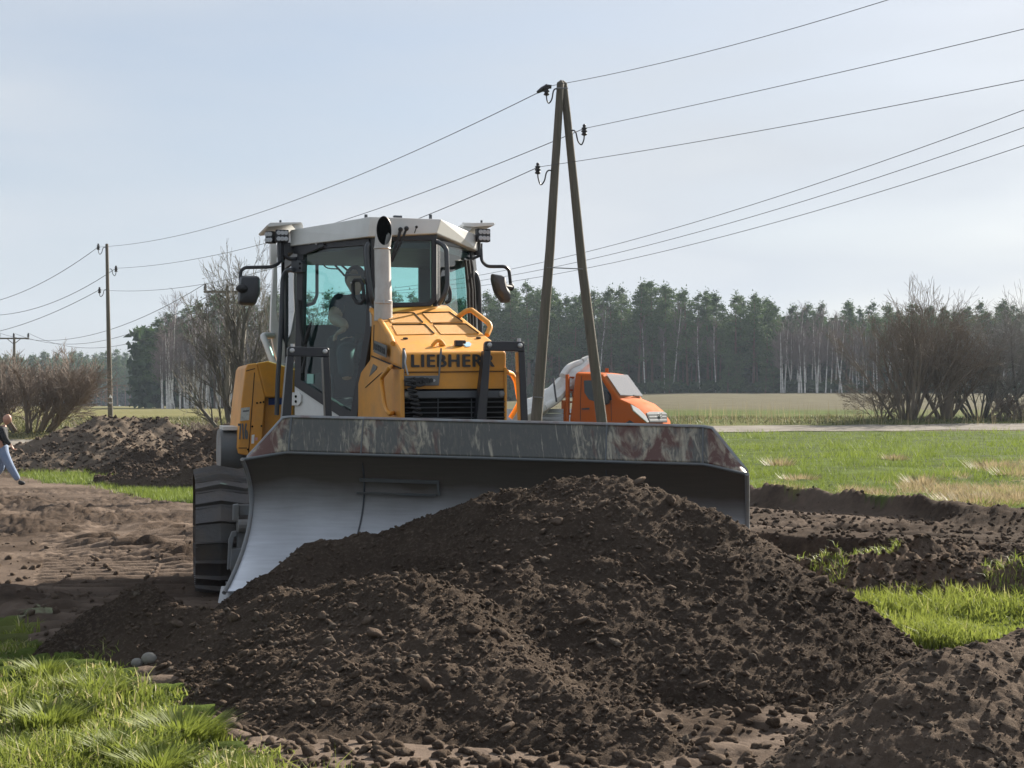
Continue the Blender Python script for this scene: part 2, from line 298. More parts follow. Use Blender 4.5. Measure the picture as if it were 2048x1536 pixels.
def ground(x, y, detail=True):
    x = np.asarray(x, float); y = np.asarray(y, float); yy = np.maximum(y, .5)
    u = x/yy; t = sst(-.12, .12, u)
    wob = fbm(x*.7, y*.7, 5, 4)*.35 if detail else 0
    d1, t1 = seg(x, y, 3.42, 22.4, 5.35, 18.8); d2, t2 = seg(x, y, 2.56, 17.1, 4.26, 15.2)
    s1 = sst(-.06-.9*sst(.8, 1.5, t1), .06, d1+wob*.6); s2 = sst(-.06-1.2*sst(.9, 1.6, t2), .06, d2+wob*.7)
    near = sst(3, 1, np.abs(y)/20)
    zr = np.interp(yy, *ZR)+.15*(s1-1)+.19*(s2-1)+.06*sst(.9, .3, t1)*0-.06*np.exp(-((d1+.30)/.28)**2)*sst(1.25, .9, t1)-.16*np.exp(-((d2+.38)/.34)**2)*sst(1.5, 1.0, t2)
    zr = zr-.09*np.exp(-((d2+.95+wob*.3)/.13)**2)*sst(1.6, 1.1, t2)-.07*np.exp(-((d2-.9+wob*.3)/.12)**2)*sst(1.5, 1.1, t2)
    d3, t3 = seg(x, y, 2.4, 16.6, 3.7, 13.9)
    zr = zr+.075*np.exp(-((d3+wob*.2)/.09)**2)*sst(-.3, 0, t3)*sst(1.25, 1.0, t3)
    z = np.interp(yy, *ZL)*(1-t)+zr*t
    # windrow of cut clods on the right and the berm beside the grader track on the left
    z = z+.10*np.exp(-((d1-.05+wob*.6)/.16)**2)*t*sst(1.3, 1, t1)*(.3+1.1*vn(x*3.3, y*3.3, 9))+.07*np.exp(-((d2-.02+wob*.7)/.14)**2)*t*sst(1.5, 1, t2)*(.1+1.1*vn(x*4.3, y*4.3, 19))
    z = z+.05*fbm(x*.12, y*.12, 3, 3)*sst(12, 60, y)+.03*fbm(x*.5, y*.5, 8, 3)*sst(4, 9, y)
    dirt = (1-sst(33, 60, y))
    if detail:
        k = sst(60, 20, y)
        rough = (.35+.65*sst(6.5, 10, y))*(.35+1.7)*0+(.25+.75*sst(7, 11, y))*(.3+1.6*sst(.45, .75, vn(x*.45, y*.45, 123))); z = z+k*dirt*rough*(.03*fbm(x*2.3, y*2.3, 21, 5, .62)+.012*clods(x*4, y*4, 31, .3)+.020*clods(x*10, y*10, 35, .45)+.012*fbm(x*9, y*9, 37, 3, .6))
        # cleat marks of the crawler tracks, in lanes running away to the left
        wm, q = lanes(x, y); z = z+wm*(.042*np.sign(q)*np.abs(q)**.5-.02)*sst(34, 26, y)
        # rough churned berms bordering the graded lane
        for (ax, ay, bx, by, w, h) in BERMS:
            d, tt = seg(x, y, ax, ay, bx, by)
            z = z+h*np.exp(-(d/w)**2)*(.3+1.3*vn(x*3.1, y*3.1, 41)*vn(x*.9, y*.9, 44)+.5*clods(x*3.5, y*3.5, 61, .7))
    return z
def toimg(x, y, z): return CX+FX*x/y, HY-FX*(z-CAMZ)/y
def inpoly(px, py, poly):
    r = np.zeros(px.shape, bool); n = len(poly)
    for i in range(n):
        x1, y1 = poly[i]; x2, y2 = poly[(i+1) % n]
        if y1 == y2: continue
        r ^= ((y1 > py) != (y2 > py)) & (px < (x2-x1)*(py-y1)/(y2-y1)+x1)
    return r
GR_NEAR = [(-3000, 1230), (40, 1245), (90, 1300), (240, 1310), (262, 1372), (400, 1398), (445, 1470), (560, 1520), (700, 1620), (900, 3000), (-9000, 3000)]
GR_RIGHT = [(1625, 1150), (1700, 1165), (1940, 1195), (2200, 1215), (3500, 1240), (3500, 1330), (2100, 1300), (1850, 1300), (1780, 1280), (1700, 1215)]
GR_FIELD = [(1100, 862), (6000, 862), (6000, 1120), (2600, 1062), (2048, 1034), (1900, 1020), (1700, 1000), (1480, 985), (1200, 985)]
GR_STRIP = [(40, 930), (170, 936), (250, 958), (420, 975), (470, 985), (470, 1010), (330, 1004), (180, 968), (100, 966), (40, 950)]
def zones(x, y, full=False):
    """how much grass, straw and ploughed soil grows at a place"""
    z = ground(x, y, False); px, py = toimg(x, y, z); s = np.clip(y, 3, 400)
    jx = fbm(x*1.4, y*1.4, 51, 4)*.35*FX/s; jy = fbm(x*1.1, y*1.1, 52, 4)*.8*FX*1.35/s/s
    qx, qy = px+jx, py+jy
    g = (inpoly(qx, qy, GR_NEAR) | inpoly(qx, qy, GR_RIGHT) | (inpoly(qx, qy, GR_FIELD) & (y < 200)) | inpoly(qx, qy, GR_STRIP)).astype(float)
    u = x/np.maximum(y, .5); d1, _ = seg(x, y, 3.42, 22.4, 5.35, 18.8); g = g*np.where((y > 14) & (y < 40) & (u > .08) & (d1 < .24+.25*fbm(x*2, y*2, 55, 3)), 0, 1); t = sst(-.15, .05, u); roadY = 50+18*sst(-.30, .13, u)
    far = (y > roadY+2.5).astype(float); g = np.maximum(g, far)
    plough = sst(-8, 8, y-(104+18*fbm(x*.02, y*.02, 3, 2)))*t*(y < 3000)*far
    dry = far*(1-t)*.75+far*sst(.55, .75, vn(x*.15, y*.15, 71))*.35
    dry = np.maximum(dry, far*sst(roadY+11, roadY+3, y)*.35)
    strw = [(1560, 965), (1700, 985), (1720, 1010), (1530, 990)], [(1790, 955), (1900, 960), (2100, 990), (2100, 1045), (1900, 1032), (1820, 1000)], [(1640, 1145), (1720, 1160), (1730, 1200), (1680, 1200)], [(1900, 930), (2100, 920), (2100, 965), (1930, 960)]
    for p in strw: dry = np.maximum(dry, inpoly(qx+2*(qx-px), qy+1.5*(qy-py), p)*.95*sst(.28, .5, vn(x*1.1, y*1.1, 171)))
    dry = np.maximum(dry, g*sst(.62, .8, vn(x*1.3, y*1.3, 72))*.35*(y < 15))
    moist = sst(-.01, .06, u)*sst(24, 21, y)*sst(9.6, 10.6, y)*(.55+.45*sst(.3, .55, vn(x*.9, y*.9, 141)))
    moist = np.maximum(moist, .75*sst(.50, .72, vn(x*.45, y*.45, 123))*sst(9, 12, y)*(.4+.6*sst(.35, .6, vn(x*3, y*3, 142))))
    wm, q = lanes(x, y); left = sst(.0, -.04, u)*sst(9.8, 10.8, y)*sst(34, 26, y); lo_ = left*(.30+.55*sst(.3, .6, vn(x*1.2, y*1.2, 144))); moist = np.maximum(moist, lo_)*(1-.85*wm*left)
    moist = np.maximum(moist, .95*wm*left*sst(-.05, -.35, q))
    for (ax, ay, bx, by, w, h) in BERMS: d, tt = seg(x, y, ax, ay, bx, by); moist = np.maximum(moist, .9*np.exp(-(d/w/.9)**2)*sst(.25, .6, vn(x*3.1, y*3.1, 41)))
    moist = np.maximum(moist, .6*sst(.42, .65, fbm(x*.35, y*.9, 145, 4)*.5+.5)*sst(10, 12, y))
    return (g, dry, plough, moist) if full else (g, dry, plough)
def grid_faces(nr, nc):
    i = np.arange(nr-1)[:, None]*nc+np.arange(nc-1)[None, :]; i = i.ravel(); return np.stack([i, i+1, i+nc+1, i+nc], 1)
def ground_mesh():
    uu = np.concatenate([np.linspace(-2.2, -.37, 60)[:-1], np.linspace(-.37, .37, 820), np.linspace(.37, 2.2, 60)[1:]])
    yy = np.concatenate([np.linspace(1.0, 4.6, 14)[:-1], 1/np.linspace(1/4.6, 1/75, 760), np.geomspace(76, 4000, 120)])
    X = (uu[None, :]*np.maximum(yy, 3.)[:, None]); Y = np.repeat(yy[:, None], len(uu), 1)
    Z = ground(X, Y); g, d, p, mo = zones(X, Y, True)
    me = npmesh('ground', np.stack([X.ravel(), Y.ravel(), Z.ravel()], 1), grid_faces(len(yy), len(uu)))
    fattr(me, 'grass', g); fattr(me, 'dry', d); fattr(me, 'plough', p); fattr(me, 'moist', mo)
    m, t, o = newmat('ground_cover'); Lk = t.links.new; b = N(t, 'ShaderNodeBsdfPrincipled'); b.inputs['Roughness'].default_value = .95; b.inputs['Specular IOR Level'].default_value = .02
    tc = N(t, 'ShaderNodeTexCoord')
    def noise(s, d, r=.6):
        n = N(t, 'ShaderNodeTexNoise'); n.inputs['Scale'].default_value = s; n.inputs['Detail'].default_value = d; n.inputs['Roughness'].default_value = r; Lk(tc.outputs['Object'], n.inputs['Vector']); return n
    def ramp(src, c1, c2, a=.35, b_=.68):
        r = N(t, 'ShaderNodeValToRGB'); r.color_ramp.elements[0].position = a; r.color_ramp.elements[1].position = b_; r.color_ramp.elements[0].color = (*c1, 1); r.color_ramp.elements[1].color = (*c2, 1); Lk(src, r.inputs['Fac']); return r.outputs['Color']
    def mix(f, a, c):
        x = N(t, 'ShaderNodeMix', data_type='RGBA'); Lk(f, x.inputs['Factor']); Lk(a, x.inputs['A']); Lk(c, x.inputs['B']); return x.outputs['Result']
    def at(n): return N(t, 'ShaderNodeAttribute', attribute_name=n).outputs['Fac']
    soil = mix(noise(9, 6, .7).outputs['Fac'], ramp(noise(.55, 6).outputs['Fac'], (.10, .076, .060), (.21, .162, .130)), ramp(noise(3, 5).outputs['Fac'], (.09, .068, .054), (.18, .138, .11)))
    green = ramp(noise(1.1, 8, .7).outputs['Fac'], (.035, .048, .014), (.095, .13, .028))
    straw = ramp(noise(2.3, 8, .7).outputs['Fac'], (.115, .105, .045), (.22, .195, .10))
    pl = ramp(noise(.35, 8, .7).outputs['Fac'], (.072, .066, .040), (.125, .112, .074))
    c = mix(at('plough'), mix(at('dry'), green, straw), pl); dk = ramp(noise(6, 6, .7).outputs['Fac'], (.030, .022, .017), (.075, .054, .04)); soil = mix(at('moist'), soil, dk); c = mix(at('grass'), soil, c)
    Lk(c, b.inputs['Base Color']); bp = N(t, 'ShaderNodeBump'); bp.inputs['Strength'].default_value = .55; bp.inputs['Distance'].default_value = .03
    Lk(noise(38, 6, .75).outputs['Fac'], bp.inputs['Height']); Lk(bp.outputs[0], b.inputs['Normal']); Lk(b.outputs[0], o.inputs['Surface'])
    return tag(link('ground', me, m, None, True), 'graded bare soil with crawler track marks running into fields', kind='structure')
ground_mesh()

# road crossing behind the site
def road():
    cl = bez([(-60, 38, 0), (-30, 46, 0), (-15.2, 50.5, 0), (-5, 56, 0), (9.4, 66.5, 0), (23, 68.8, 0), (45, 70, 0), (90, 74, 0)], 30); V = []; nc = 9
    for i, p in enumerate(cl):
        d = (cl[min(i+1, len(cl)-1)]-cl[max(i-1, 0)]).normalized(); nrm = Vector((-d.y, d.x, 0))
        for k in range(nc):
            o = (k/(nc-1)-.5)*(5.6+.5*math.sin(i*.7)*(1 if k in (0, nc-1) else 0)); q = p+nrm*o; V.append((q.x, q.y, float(ground(q.x, q.y, False))+.07-.05*abs(k/(nc-1)-.5)*2))
    me = npmesh('road', np.array(V), grid_faces(len(cl), nc))
    m = soilmat('sandy_road', (.17, .155, .135), (.24, .22, .195), (.13, .11, .09), .2, 20)
    tag(link('road', me, m, None, True), 'pale sandy field road crossing behind the site', kind='structure')
road()

# ---------------------------------------------------------------- soil heaps: crest lines with an angle of repose
M['soil_dark'] = soilmat('fresh_topsoil', (.052, .039, .030), (.098, .074, .057), (.18, .14, .11), .9, 120)
M['soil_mid'] = soilmat('drying_topsoil', (.085, .063, .048), (.15, .113, .087), (.23, .18, .14), .9, 70)
M['soil_far'] = soilmat('grey_brown_soil', (.10, .078, .06), (.165, .13, .10), (.21, .17, .135), .7, 40)
M['soil_stone'] = soilmat('stone_and_clod', (.045, .036, .029), (.10, .08, .064), (.19, .16, .13), .4, 90)
def crest_h(x, y, lines, soft=.035):
    out = np.full(x.shape, -9.)
    for (pts, k) in lines:
        for (a, b) in zip(pts[:-1], pts[1:]):
            dx, dy = b[0]-a[0], b[1]-a[1]; l2 = dx*dx+dy*dy; t = np.clip(((x-a[0])*dx+(y-a[1])*dy)/l2, 0, 1)
            d = np.hypot(x-a[0]-t*dx, y-a[1]-t*dy); kk = k if not hasattr(k, '__len__') else k[1]+(k[0]-k[1])*sst(.30, .85, -(y-a[1]-t*dy)/np.maximum(d, 1e-4))
            h = a[2]+(b[2]-a[2])*t-kk*(np.sqrt(d*d+.05**2)-.05)
            m = np.maximum(out, h); out = m+soft*.25*np.exp(-np.abs(out-h)/soft)*np.where(out > -5, 1, 0)
    return out
HEAPS = {}
def heap(name, box, step, lines, mat, rough, lump, seed, label, yrow=None, cat='soil heap', wave=.10, drop=.03):
    x0, x1, y0, y1 = box; xs = np.arange(x0, x1, step); ys = np.arange(y0, y1, step) if yrow is None else 1/np.arange(1/y1, 1/y0, yrow)[::-1]
    X, Y = np.meshgrid(xs, ys)
    wx = fbm(X*1.1, Y*1.1, seed+1, 3)*wave*1.5; wy = fbm(X*1.1, Y*1.1, seed+2, 3)*wave*1.5
    H = crest_h(X+wx, Y+wy, lines)-drop
    Hn = H+wave*.6*fbm(X*1.7, Y*1.7, seed+3, 4)*sst(-.2, .3, H)
    g = ground(X, Y, False); foot = sst(-.05, .10, Hn-g)
    Z = Hn+foot*(rough*fbm(X*9, Y*9, seed+4, 5, .68)*(1 if rough < .1 else .5)+(rough*(.5-1.6*np.abs(fbm(X*2.2+Y*.8, Y*1.6, seed+6, 5, .62))) if rough > .1 else 0)+sum(a*clods(X*f, Y*f, seed+10+i*5, dn) for i, (f, a, dn) in enumerate(lump)))
    keep = (Z > g-.06); nr, nc = X.shape; F = grid_faces(nr, nc); kv = keep.ravel(); F = F[kv[F].any(1)]
    used = np.unique(F); rem = -np.ones(nr*nc, int); rem[used] = np.arange(len(used))
    V = np.stack([X.ravel(), Y.ravel(), Z.ravel()], 1)[used]
    o = link(name, npmesh(name, V, rem[F]), mat, None, True); tag(o, label, cat); HEAPS.setdefault('list', []).append((V, g.ravel()[used]))
    return V, g.ravel()[used]
def Q(px, py, Y): p = W3(px, py, Y); return (p.x, p.y, p.z)
main_lines = [
    ([Q(430, 1245, 10.0), Q(490, 1205, 10.0), Q(560, 1125, 10.05), Q(600, 1088, 10.0), Q(700, 1066, 10.1), Q(800, 1055, 10.1), Q(900, 1012, 10.0), Q(1000, 972, 9.95), Q(1120, 950, 9.85)], (.66, .9)),
    ([Q(1120, 950, 9.85), Q(1250, 957, 9.6), Q(1350, 985, 9.5), Q(1430, 1038, 9.35), Q(1500, 1082, 9.2), Q(1600, 1142, 8.95), Q(1700, 1215, 8.65), Q(1790, 1290, 8.3)], (.47, .9)),
    ([Q(1250, 957, 9.6), Q(1330, 1100, 8.9), Q(1480, 1290, 8.0), Q(1600, 1400, 7.5)], (.62, .62)),
    ([Q(560, 1185, 8.9), Q(700, 1160, 8.5), Q(850, 1150, 8.15), Q(945, 1220, 7.75), Q(1020, 1290, 7.4), Q(1150, 1365, 7.05), Q(1300, 1440, 6.75)], (.42, .62)),
    ([Q(850, 1152, 8.15), Q(800, 1265, 7.6), Q(655, 1355, 7.25), Q(505, 1420, 7.05)], (.34, .75)),
    ([Q(1235, 953, 9.6), Q(1120, 1045, 9.1), Q(1050, 1120, 8.7), Q(1010, 1180, 8.4)], (.55, .78)),
    ([Q(150, 1270, 9.1), Q(210, 1215, 9.35), Q(298, 1160, 9.5), Q(360, 1192, 9.2), Q(440, 1215, 8.9), Q(560, 1165, 8.9)], (.52, .7)),
]
mv = heap('dirt_heap', (-4.0, 2.7, 6.2, 10.75), .0135, main_lines, M['soil_dark'], .030, ((5, .018, .15), (11, .014, .45), (22, .012, .7), (42, .007, .8)), 100,
     'large dark topsoil heap pushed up against the dozer blade')
rv = heap('dirt_heap', (.2, 5.2, 4.2, 8.0), .0125, [([Q(1500, 1560, 5.75), Q(1570, 1505, 5.8), Q(1650, 1430, 5.9), Q(1760, 1345, 6.1), Q(1860, 1278, 6.3), Q(1960, 1262, 6.45), Q(2060, 1240, 6.6), Q(2300, 1200, 6.9), Q(2700, 1260, 7.1)], (.45, .85))],
     M['soil_mid'], .022, ((5, .018, .2), (11, .015, .5), (23, .010, .7), (44, .005, .8)), 200, 'brown soil heap cut off by the lower right corner, nearest the camera')
cv = heap('cut_bank', (2.2, 8.5, 10.3, 14.6), .026, [([Q(1600, 1118, 12.9), Q(1680, 1103, 12.8), Q(1770, 1095, 12.6), Q(1860, 1108, 12.4), Q(1960, 1120, 12.0), Q(2100, 1128, 11.8), Q(2500, 1150, 11.4)], (.62, .5)), ([Q(1770, 1095, 12.6), Q(1900, 1085, 13.2), Q(2100, 1088, 13.4)], .5)],
     M['soil_mid'], .095, ((3.2, .05, .4), (8, .04, .6), (17, .02, .6)), 300, 'low ridge of torn turf clods between grass patch and rutted soil', cat='clod ridge', drop=.06)
la = heap('dirt_heap', (-16.5, -6.8, 36.5, 47), .065, [([(-14.9, 39.2, -.3), (-13.6, 40, .12), (-12.0, 41, .75), (-11.2, 41.5, 1.12), (-10.3, 42, 1.18), (-9.6, 42, 1.05), (-8.7, 41.5, .45), (-8.1, 40.5, .1)], (.50, .6)), ([(-11.2, 41.5, 1.1), (-12.8, 40.0, .45), (-14.3, 38.4, -.2)], .55), ([(-9.6, 41.6, .9), (-9.9, 39.5, .35), (-9.3, 38, .05)], .5)],
  M['soil_far'], .105, ((5.0, .04, .3),), 400, 'grey brown earth mound farthest left, in front of the single pole', wave=.2)
_b = lambda LL: [([(x*1.2, y*1.2, 1.3+(z-1.3)*1.2) for x, y, z in P], k) for P, k in LL]
lb = heap('dirt_heap', (-13.8, -4.6, 31.2, 43), .055, _b([([(-8.6, 28.6, -.35), (-7.9, 29.4, -.05), (-7.1, 29.6, .2), (-6.6, 29.8, .42), (-6.1, 30, .78), (-5.7, 30.1, .95), (-5.1, 30, .92), (-4.4, 29.6, .8)], (.55, .7)), ([(-7.6, 28.9, -.1), (-6.6, 28.2, .16), (-5.6, 27.4, .2), (-4.8, 26.9, .12)], .55), ([(-8.9, 31.5, -.1), (-7.8, 32, .42), (-7.2, 32, .38), (-6.6, 31.4, .2)], .55), ([(-8.6, 28.4, -.42), (-7.7, 28.2, -.25), (-6.2, 27.4, -.1)], .7)]),
     M['soil_dark'], .20, ((5, .05, .4), (9, .04, .5)), 500, 'dark furrowed earth mound left of the bulldozer tank', wave=.22, drop=-.02)

# pebbles and crumbs lying on the heaps
M['soil_crumb'] = soilmat('soil_crumb', (.06, .045, .034), (.12, .09, .07), (.19, .148, .117), .6, 60)
def ico():
    bm = bmesh.new(); bmesh.ops.create_icosphere(bm, subdivisions=1, radius=1); v = np.array([p.co[:] for p in bm.verts]); f = np.array([[q.index for q in p.verts] for p in bm.faces]); bm.free(); return v, f
def ico2():
    bm = bmesh.new(); bmesh.ops.create_icosphere(bm, subdivisions=2, radius=1); v = np.array([p.co[:] for p in bm.verts]); f = np.array([[q.index for q in p.verts] for p in bm.faces]); bm.free(); return v, f
def pebbles(name, src, n, rmin, rmax, mat, label, pw=3.0, sub=1, ymax=99):
    V, g = src; ok = (V[:, 2] > g+.02) & (V[:, 1] < ymax); V = V[ok]; w = 1/V[:, 1]**1.2; w /= w.sum(); P = V[rng.choice(len(V), n, p=w)]
    v, f = ico() if sub == 1 else ico2(); k = len(v); r = rmin+(rmax-rmin)*rng.random(n)**pw
    sc = r[:, None]*(.65+.7*rng.random((n, 3))); sc[:, 2] *= .7; ang = rng.random(n)*6.28; A = v[None]*(1+.55*(rng.random((n, k, 1))-.5))*sc[:, None, :]
    c, s_ = np.cos(ang)[:, None], np.sin(ang)[:, None]; X = A[..., 0]*c-A[..., 1]*s_; Y = A[..., 0]*s_+A[..., 1]*c; tl = (rng.random((n, 1))-.5)*1.2; Z = A[..., 2]+X*tl
    out = np.stack([X, Y, Z], -1)+P[:, None, :]+np.array([0, 0, 1])*(r[:, None, None]*.25)
    F = (f[None]+np.arange(n)[:, None, None]*k).reshape(-1, 3)
    o = link(name, npmesh(name, out.reshape(-1, 3), F), mat, None, False); return tag(o, label, kind='stuff')
pebbles('pebbles', mv, 24000, .003, .019, M['soil_crumb'], 'small stones and crumbs strewn over the large heap', 4.2)
pebbles('stones', mv, 300, .010, .030, M['soil_stone'], 'rounded stones lying on the large heap', 2.5, 2, 9.6)
pebbles('clods', mv, 160, .012, .042, M['soil_crumb'], 'torn clods on the large heap', 2.2, 2, 9.6)
pebbles('pebbles', rv, 7000, .003, .018, M['soil_stone'], 'small stones strewn over the corner heap', 3.5)
pebbles('stones', rv, 110, .008, .026, M['soil_stone'], 'rounded stones lying on the corner heap', 2.5, 2)
pebbles('crumbs', cv, 3000, .006, .034, M['soil_dark'], 'soil crumbs on the clod ridge', 2.5)
pebbles('crumbs', la, 3000, .015, .07, M['soil_crumb'], 'clods lying on the far left grey mound', 2.5)
pebbles('crumbs', lb, 4000, .012, .06, M['soil_crumb'], 'clods lying on the dark furrowed mound', 2.5)
def groundpts(n, x0, x1, y0, y1, pw=1.):
    y = 1/(1/y1+(1/y0-1/y1)*rng.random(n)); x = x0+(x1-x0)*rng.random(n); return x, y
x, y = groundpts(9000, -1, 1, 6.0, 32); x = x*y*.37; g_, _, _ = zones(x, y); k = g_ < .5; x, y = x[k], y[k]
gz = ground(x, y); pebbles('crumbs', (np.stack([x, y, gz], 1), gz-1), 7000, .006, .04, M['soil_mid'], 'loose soil crumbs on the graded ground', 3)
y = 1/(1/22+(1/10.5-1/22)*rng.random(5000)); x = (.12+.26*rng.random(5000))*y; g_, _, _ = zones(x, y); k = g_ < .5; x, y = x[k], y[k]; gz = ground(x, y)
pebbles('crumbs', (np.stack([x, y, gz], 1), gz-1), 6500, .006, .038, M['soil_dark'], 'dark soil crumbs over the rutted ground at the right', 2.6)
wht = paint('pale_flint', (.20, .19, .17), .7, bump=.3); kx = [Q(1092, 1, 8)[0]]
def lone(px, py, Y, r, mt):
    p = W3(px, py, Y); d = np.hypot(mv[0][:, 0]-p.x, mv[0][:, 1]-p.y).argmin(); q = mv[0][d]; b = MB(); b.ball((q[0], q[1], q[2]+r*.4), (r, r*.7, r*.8), 10, 7)
    return tag(b.build('stone', mt, None, True), None, 'stone')
lone(297, 1283, 8.6, .045, wht)['label'] = 'pale upright stone on the left flank of the large heap'
lone(275, 1290, 8.6, .035, wht)['label'] = 'smaller grey stone beside the pale upright stone'

# ---------------------------------------------------------------- grass
def blades(name, x, y, z, h, w, mat, label, lean=.6, rnd=None, seg=2):
    n = len(x); a = rng.random(n)*6.283; la = rng.random(n)*6.283; ln = lean*rng.random(n)**1.0*h; dx, dy = np.cos(a)*w/2, np.sin(a)*w/2; lx, ly = np.cos(la)*ln, np.sin(la)*ln
    B = np.stack([x, y, z-.01], 1); D = np.stack([dx, dy, 0*dx], 1); Lv = np.stack([lx, ly, 0*lx], 1); U = np.array([0, 0, 1.])*h[:, None]
    if seg == 2:
        P = np.stack([B-D, B+D, B+Lv*.3+U*.55-D*.8, B+Lv*.3+U*.55+D*.8, B+Lv+U*(.95-.25*(ln/np.maximum(h, .001)))[:, None]], 1).reshape(-1, 3); o = np.arange(n)[:, None]*5
        F = [o+np.array([[0, 1, 3, 2]]), o+np.array([[2, 3, 4]])]; kk = 5
    else:
        P = np.stack([B-D, B+D, B+Lv+U], 1).reshape(-1, 3); F = [np.arange(n)[:, None]*3+np.array([[0, 1, 2]])]; kk = 3
    me = npmesh(name, P, F); fattr(me, 'rnd', np.repeat(rng.random(n) if rnd is None else rnd, kk))
    return tag(link(name, me, mat), label, kind='stuff')
M['blade'] = leafmat('grass_blade', (.065, .095, .018), (.25, .29, .055), .42, c3=(.44, .39, .20))
M['blade_field'] = leafmat('field_grass', (.07, .11, .02), (.23, .285, .050), .35, c3=(.40, .35, .18))
M['straw'] = leafmat('dry_grass', (.20, .155, .08), (.38, .31, .19), .35)
def patch(n, y0, y1, poly, spread, x0=-.37, x1=.37, seed=0, clump=True):
    """points inside one of the grass zones, gathered in tufts"""
    nt_ = n//spread; X = []; Yv = []; T = []
    y = 1/(1/y1+(1/y0-1/y1)*rng.random(nt_*6)); x = (x0+(x1-x0)*rng.random(nt_*6))*y; px, py = toimg(x, y, ground(x, y, False)); k = inpoly(px+rng.normal(0, 12, len(px)), py, poly); x, y = x[k][:nt_], y[k][:nt_]
    m = len(x); cnt = spread; r = (.02+.035*rng.random(m))*np.maximum(1, y/9) if clump else .1*np.ones(m)
    X = np.repeat(x, cnt)+rng.normal(0, 1, m*cnt)*np.repeat(r, cnt); Yv = np.repeat(y, cnt)+rng.normal(0, 1, m*cnt)*np.repeat(r, cnt); T = np.repeat(rng.random(m), cnt)
    return X, Yv, T
x, y, T = patch(42000, 4.6, 11, GR_NEAR, 20, -.42, .02); gap = vn(x*2.6, y*2.6, 191)+.25*T; k = gap > .50; x, y, T = x[k], y[k], T[k]; z = ground(x, y, False); big = sst(.40, .75, vn(x*1.9, y*1.9, 91))
blades('grass', x, y, z, (.022+.11*big+.045*T)*(.6+.6*rng.random(len(x))), .0075+.005*rng.random(len(x)), M['blade'], 'lush tufted grass in the lower left corner', .9, np.clip(T*.6+.35*rng.random(len(x))+.5*(rng.random(len(x)) < .13), 0, 1))
# flat litter between the tufts
x, y, T = patch(16000, 4.6, 9.6, GR_NEAR, 6, -.42, .02, clump=False); z = ground(x, y, False)
blades('dry_litter', x, y, z, .012+.03*rng.random(len(x)), .005+0*x, M['straw'], 'dry litter between the tufts in the lower left corner', 2.5)
# individual big tussocks as in the photo
def tussock(px, py, Y, n, h, r, label, mat=None):
    p = W3(px, py, Y); a = rng.random(n)*6.283; q = rng.random(n)**.5*r; x = p.x+np.cos(a)*q; y = p.y+np.sin(a)*q; z = ground(x, y, False)
    hh = h*(.5+.6*rng.random(n)); ln = .12+.65*q/r; w = .007+.004*rng.random(n); B = np.stack([x, y, z-.01], 1); dirn = np.stack([np.cos(a), np.sin(a), 0*a], 1)*(ln*hh)[:, None]
    side = np.stack([-np.sin(a+.6*rng.normal(0, 1, n)), np.cos(a), 0*a], 1)*w[:, None]/2; U = np.array([0, 0, 1.])*hh[:, None]
    P = np.stack([B-side, B+side, B+dirn*.25+U*.6-side*.9, B+dirn*.25+U*.6+side*.9, B+dirn+U*.85], 1).reshape(-1, 3); o = np.arange(n)[:, None]*5
    me = npmesh('grass_tussock', P, [o+np.array([[0, 1, 3, 2]]), o+np.array([[2, 3, 4]])]); fattr(me, 'rnd', np.repeat(np.clip(.3+.45*rng.random(n), 0, 1), 5))
    return tag(link('grass_tussock', me, mat or M['blade']), label, 'grass tussock', 'big grass tussocks at the lower left')
for a in ((195, 1330, 7.6, 700, .16, .14, 'upright bright green tussock highest on the left grass edge'), (365, 1440, 6.6, 900, .15, .17, 'broad green tussock below the shaded heap foot'),
          (255, 1490, 6.2, 600, .15, .13, 'yellow green tussock at the bottom edge left of the broad one'), (100, 1400, 6.9, 600, .13, .15, 'tussock at far left below the shaded grass'),
          (455, 1530, 5.9, 500, .12, .12, 'tussock touching the bottom edge beside bare soil'), (90, 1300, 8.2, 400, .14, .12, 'shaded thin tussock on the far left grass edge'), (320, 1530, 5.95, 600, .15, .14, 'dense tussock cut by the bottom edge'), (20, 1500, 6.1, 500, .14, .14, 'tussock in the extreme lower left corner')):
    tussock(*a)
x, y, T = patch(30000, 8.0, 12.8, GR_RIGHT, 22, .17, .42); z = ground(x, y, False)
k = vn(x*2.2, y*2.2, 99)+.3*T > .45; x, y, z, T = x[k], y[k], z[k], T[k]; sp = vn(x*1.5, y*1.5, 92)
blades('grass', x, y, z, (.03+.13*T*sp+.05*sp)*(.6+.7*rng.random(len(x))), .009+.005*rng.random(len(x)), M['blade'], 'bright grass patch between the corner heap and clod ridge', .8, np.clip(T*.6+.35*rng.random(len(x)), 0, 1))
x, y, T = patch(60000, 16.5, 66, GR_FIELD, 8, .02, .42); z = ground(x, y, False); big = sst(.4, .75, vn(x*.7, y*.7, 93)); g_, d_, _ = zones(x, y); k = g_ > .5; x, y, z, T, big, d_ = x[k], y[k], z[k], T[k], big[k], d_[k]
spot = fbm(x*.55, y*.4, 97, 4)*.5+.5; k = (vn(x*1.7, y*1.1, 98) > .26) | (T > .8); x, y, z, T, big, d_, spot = x[k], y[k], z[k], T[k], big[k], d_[k], spot[k]
blades('grass', x, y, z, (.02+.11*big*T+.03*T+.05*sst(.55, .8, spot))*np.clip(y/22, 1, 1.6), .008*np.clip(y/16, 1, 3.4), M['blade_field'], 'green meadow between the rutted soil and the road', .9, np.clip(.55*spot+.35*T+.25*rng.random(len(x))-.1+.35*(d_ > .5), 0, 1), 1)
k = d_ > .6; x, y = x[k], y[k]; blades('dry_grass', x+.03, y, ground(x, y, False), .05+.10*rng.random(len(x)), .014+0*x, M['straw'], 'straw coloured dead grass along the soil bank', 1.2, None, 1)
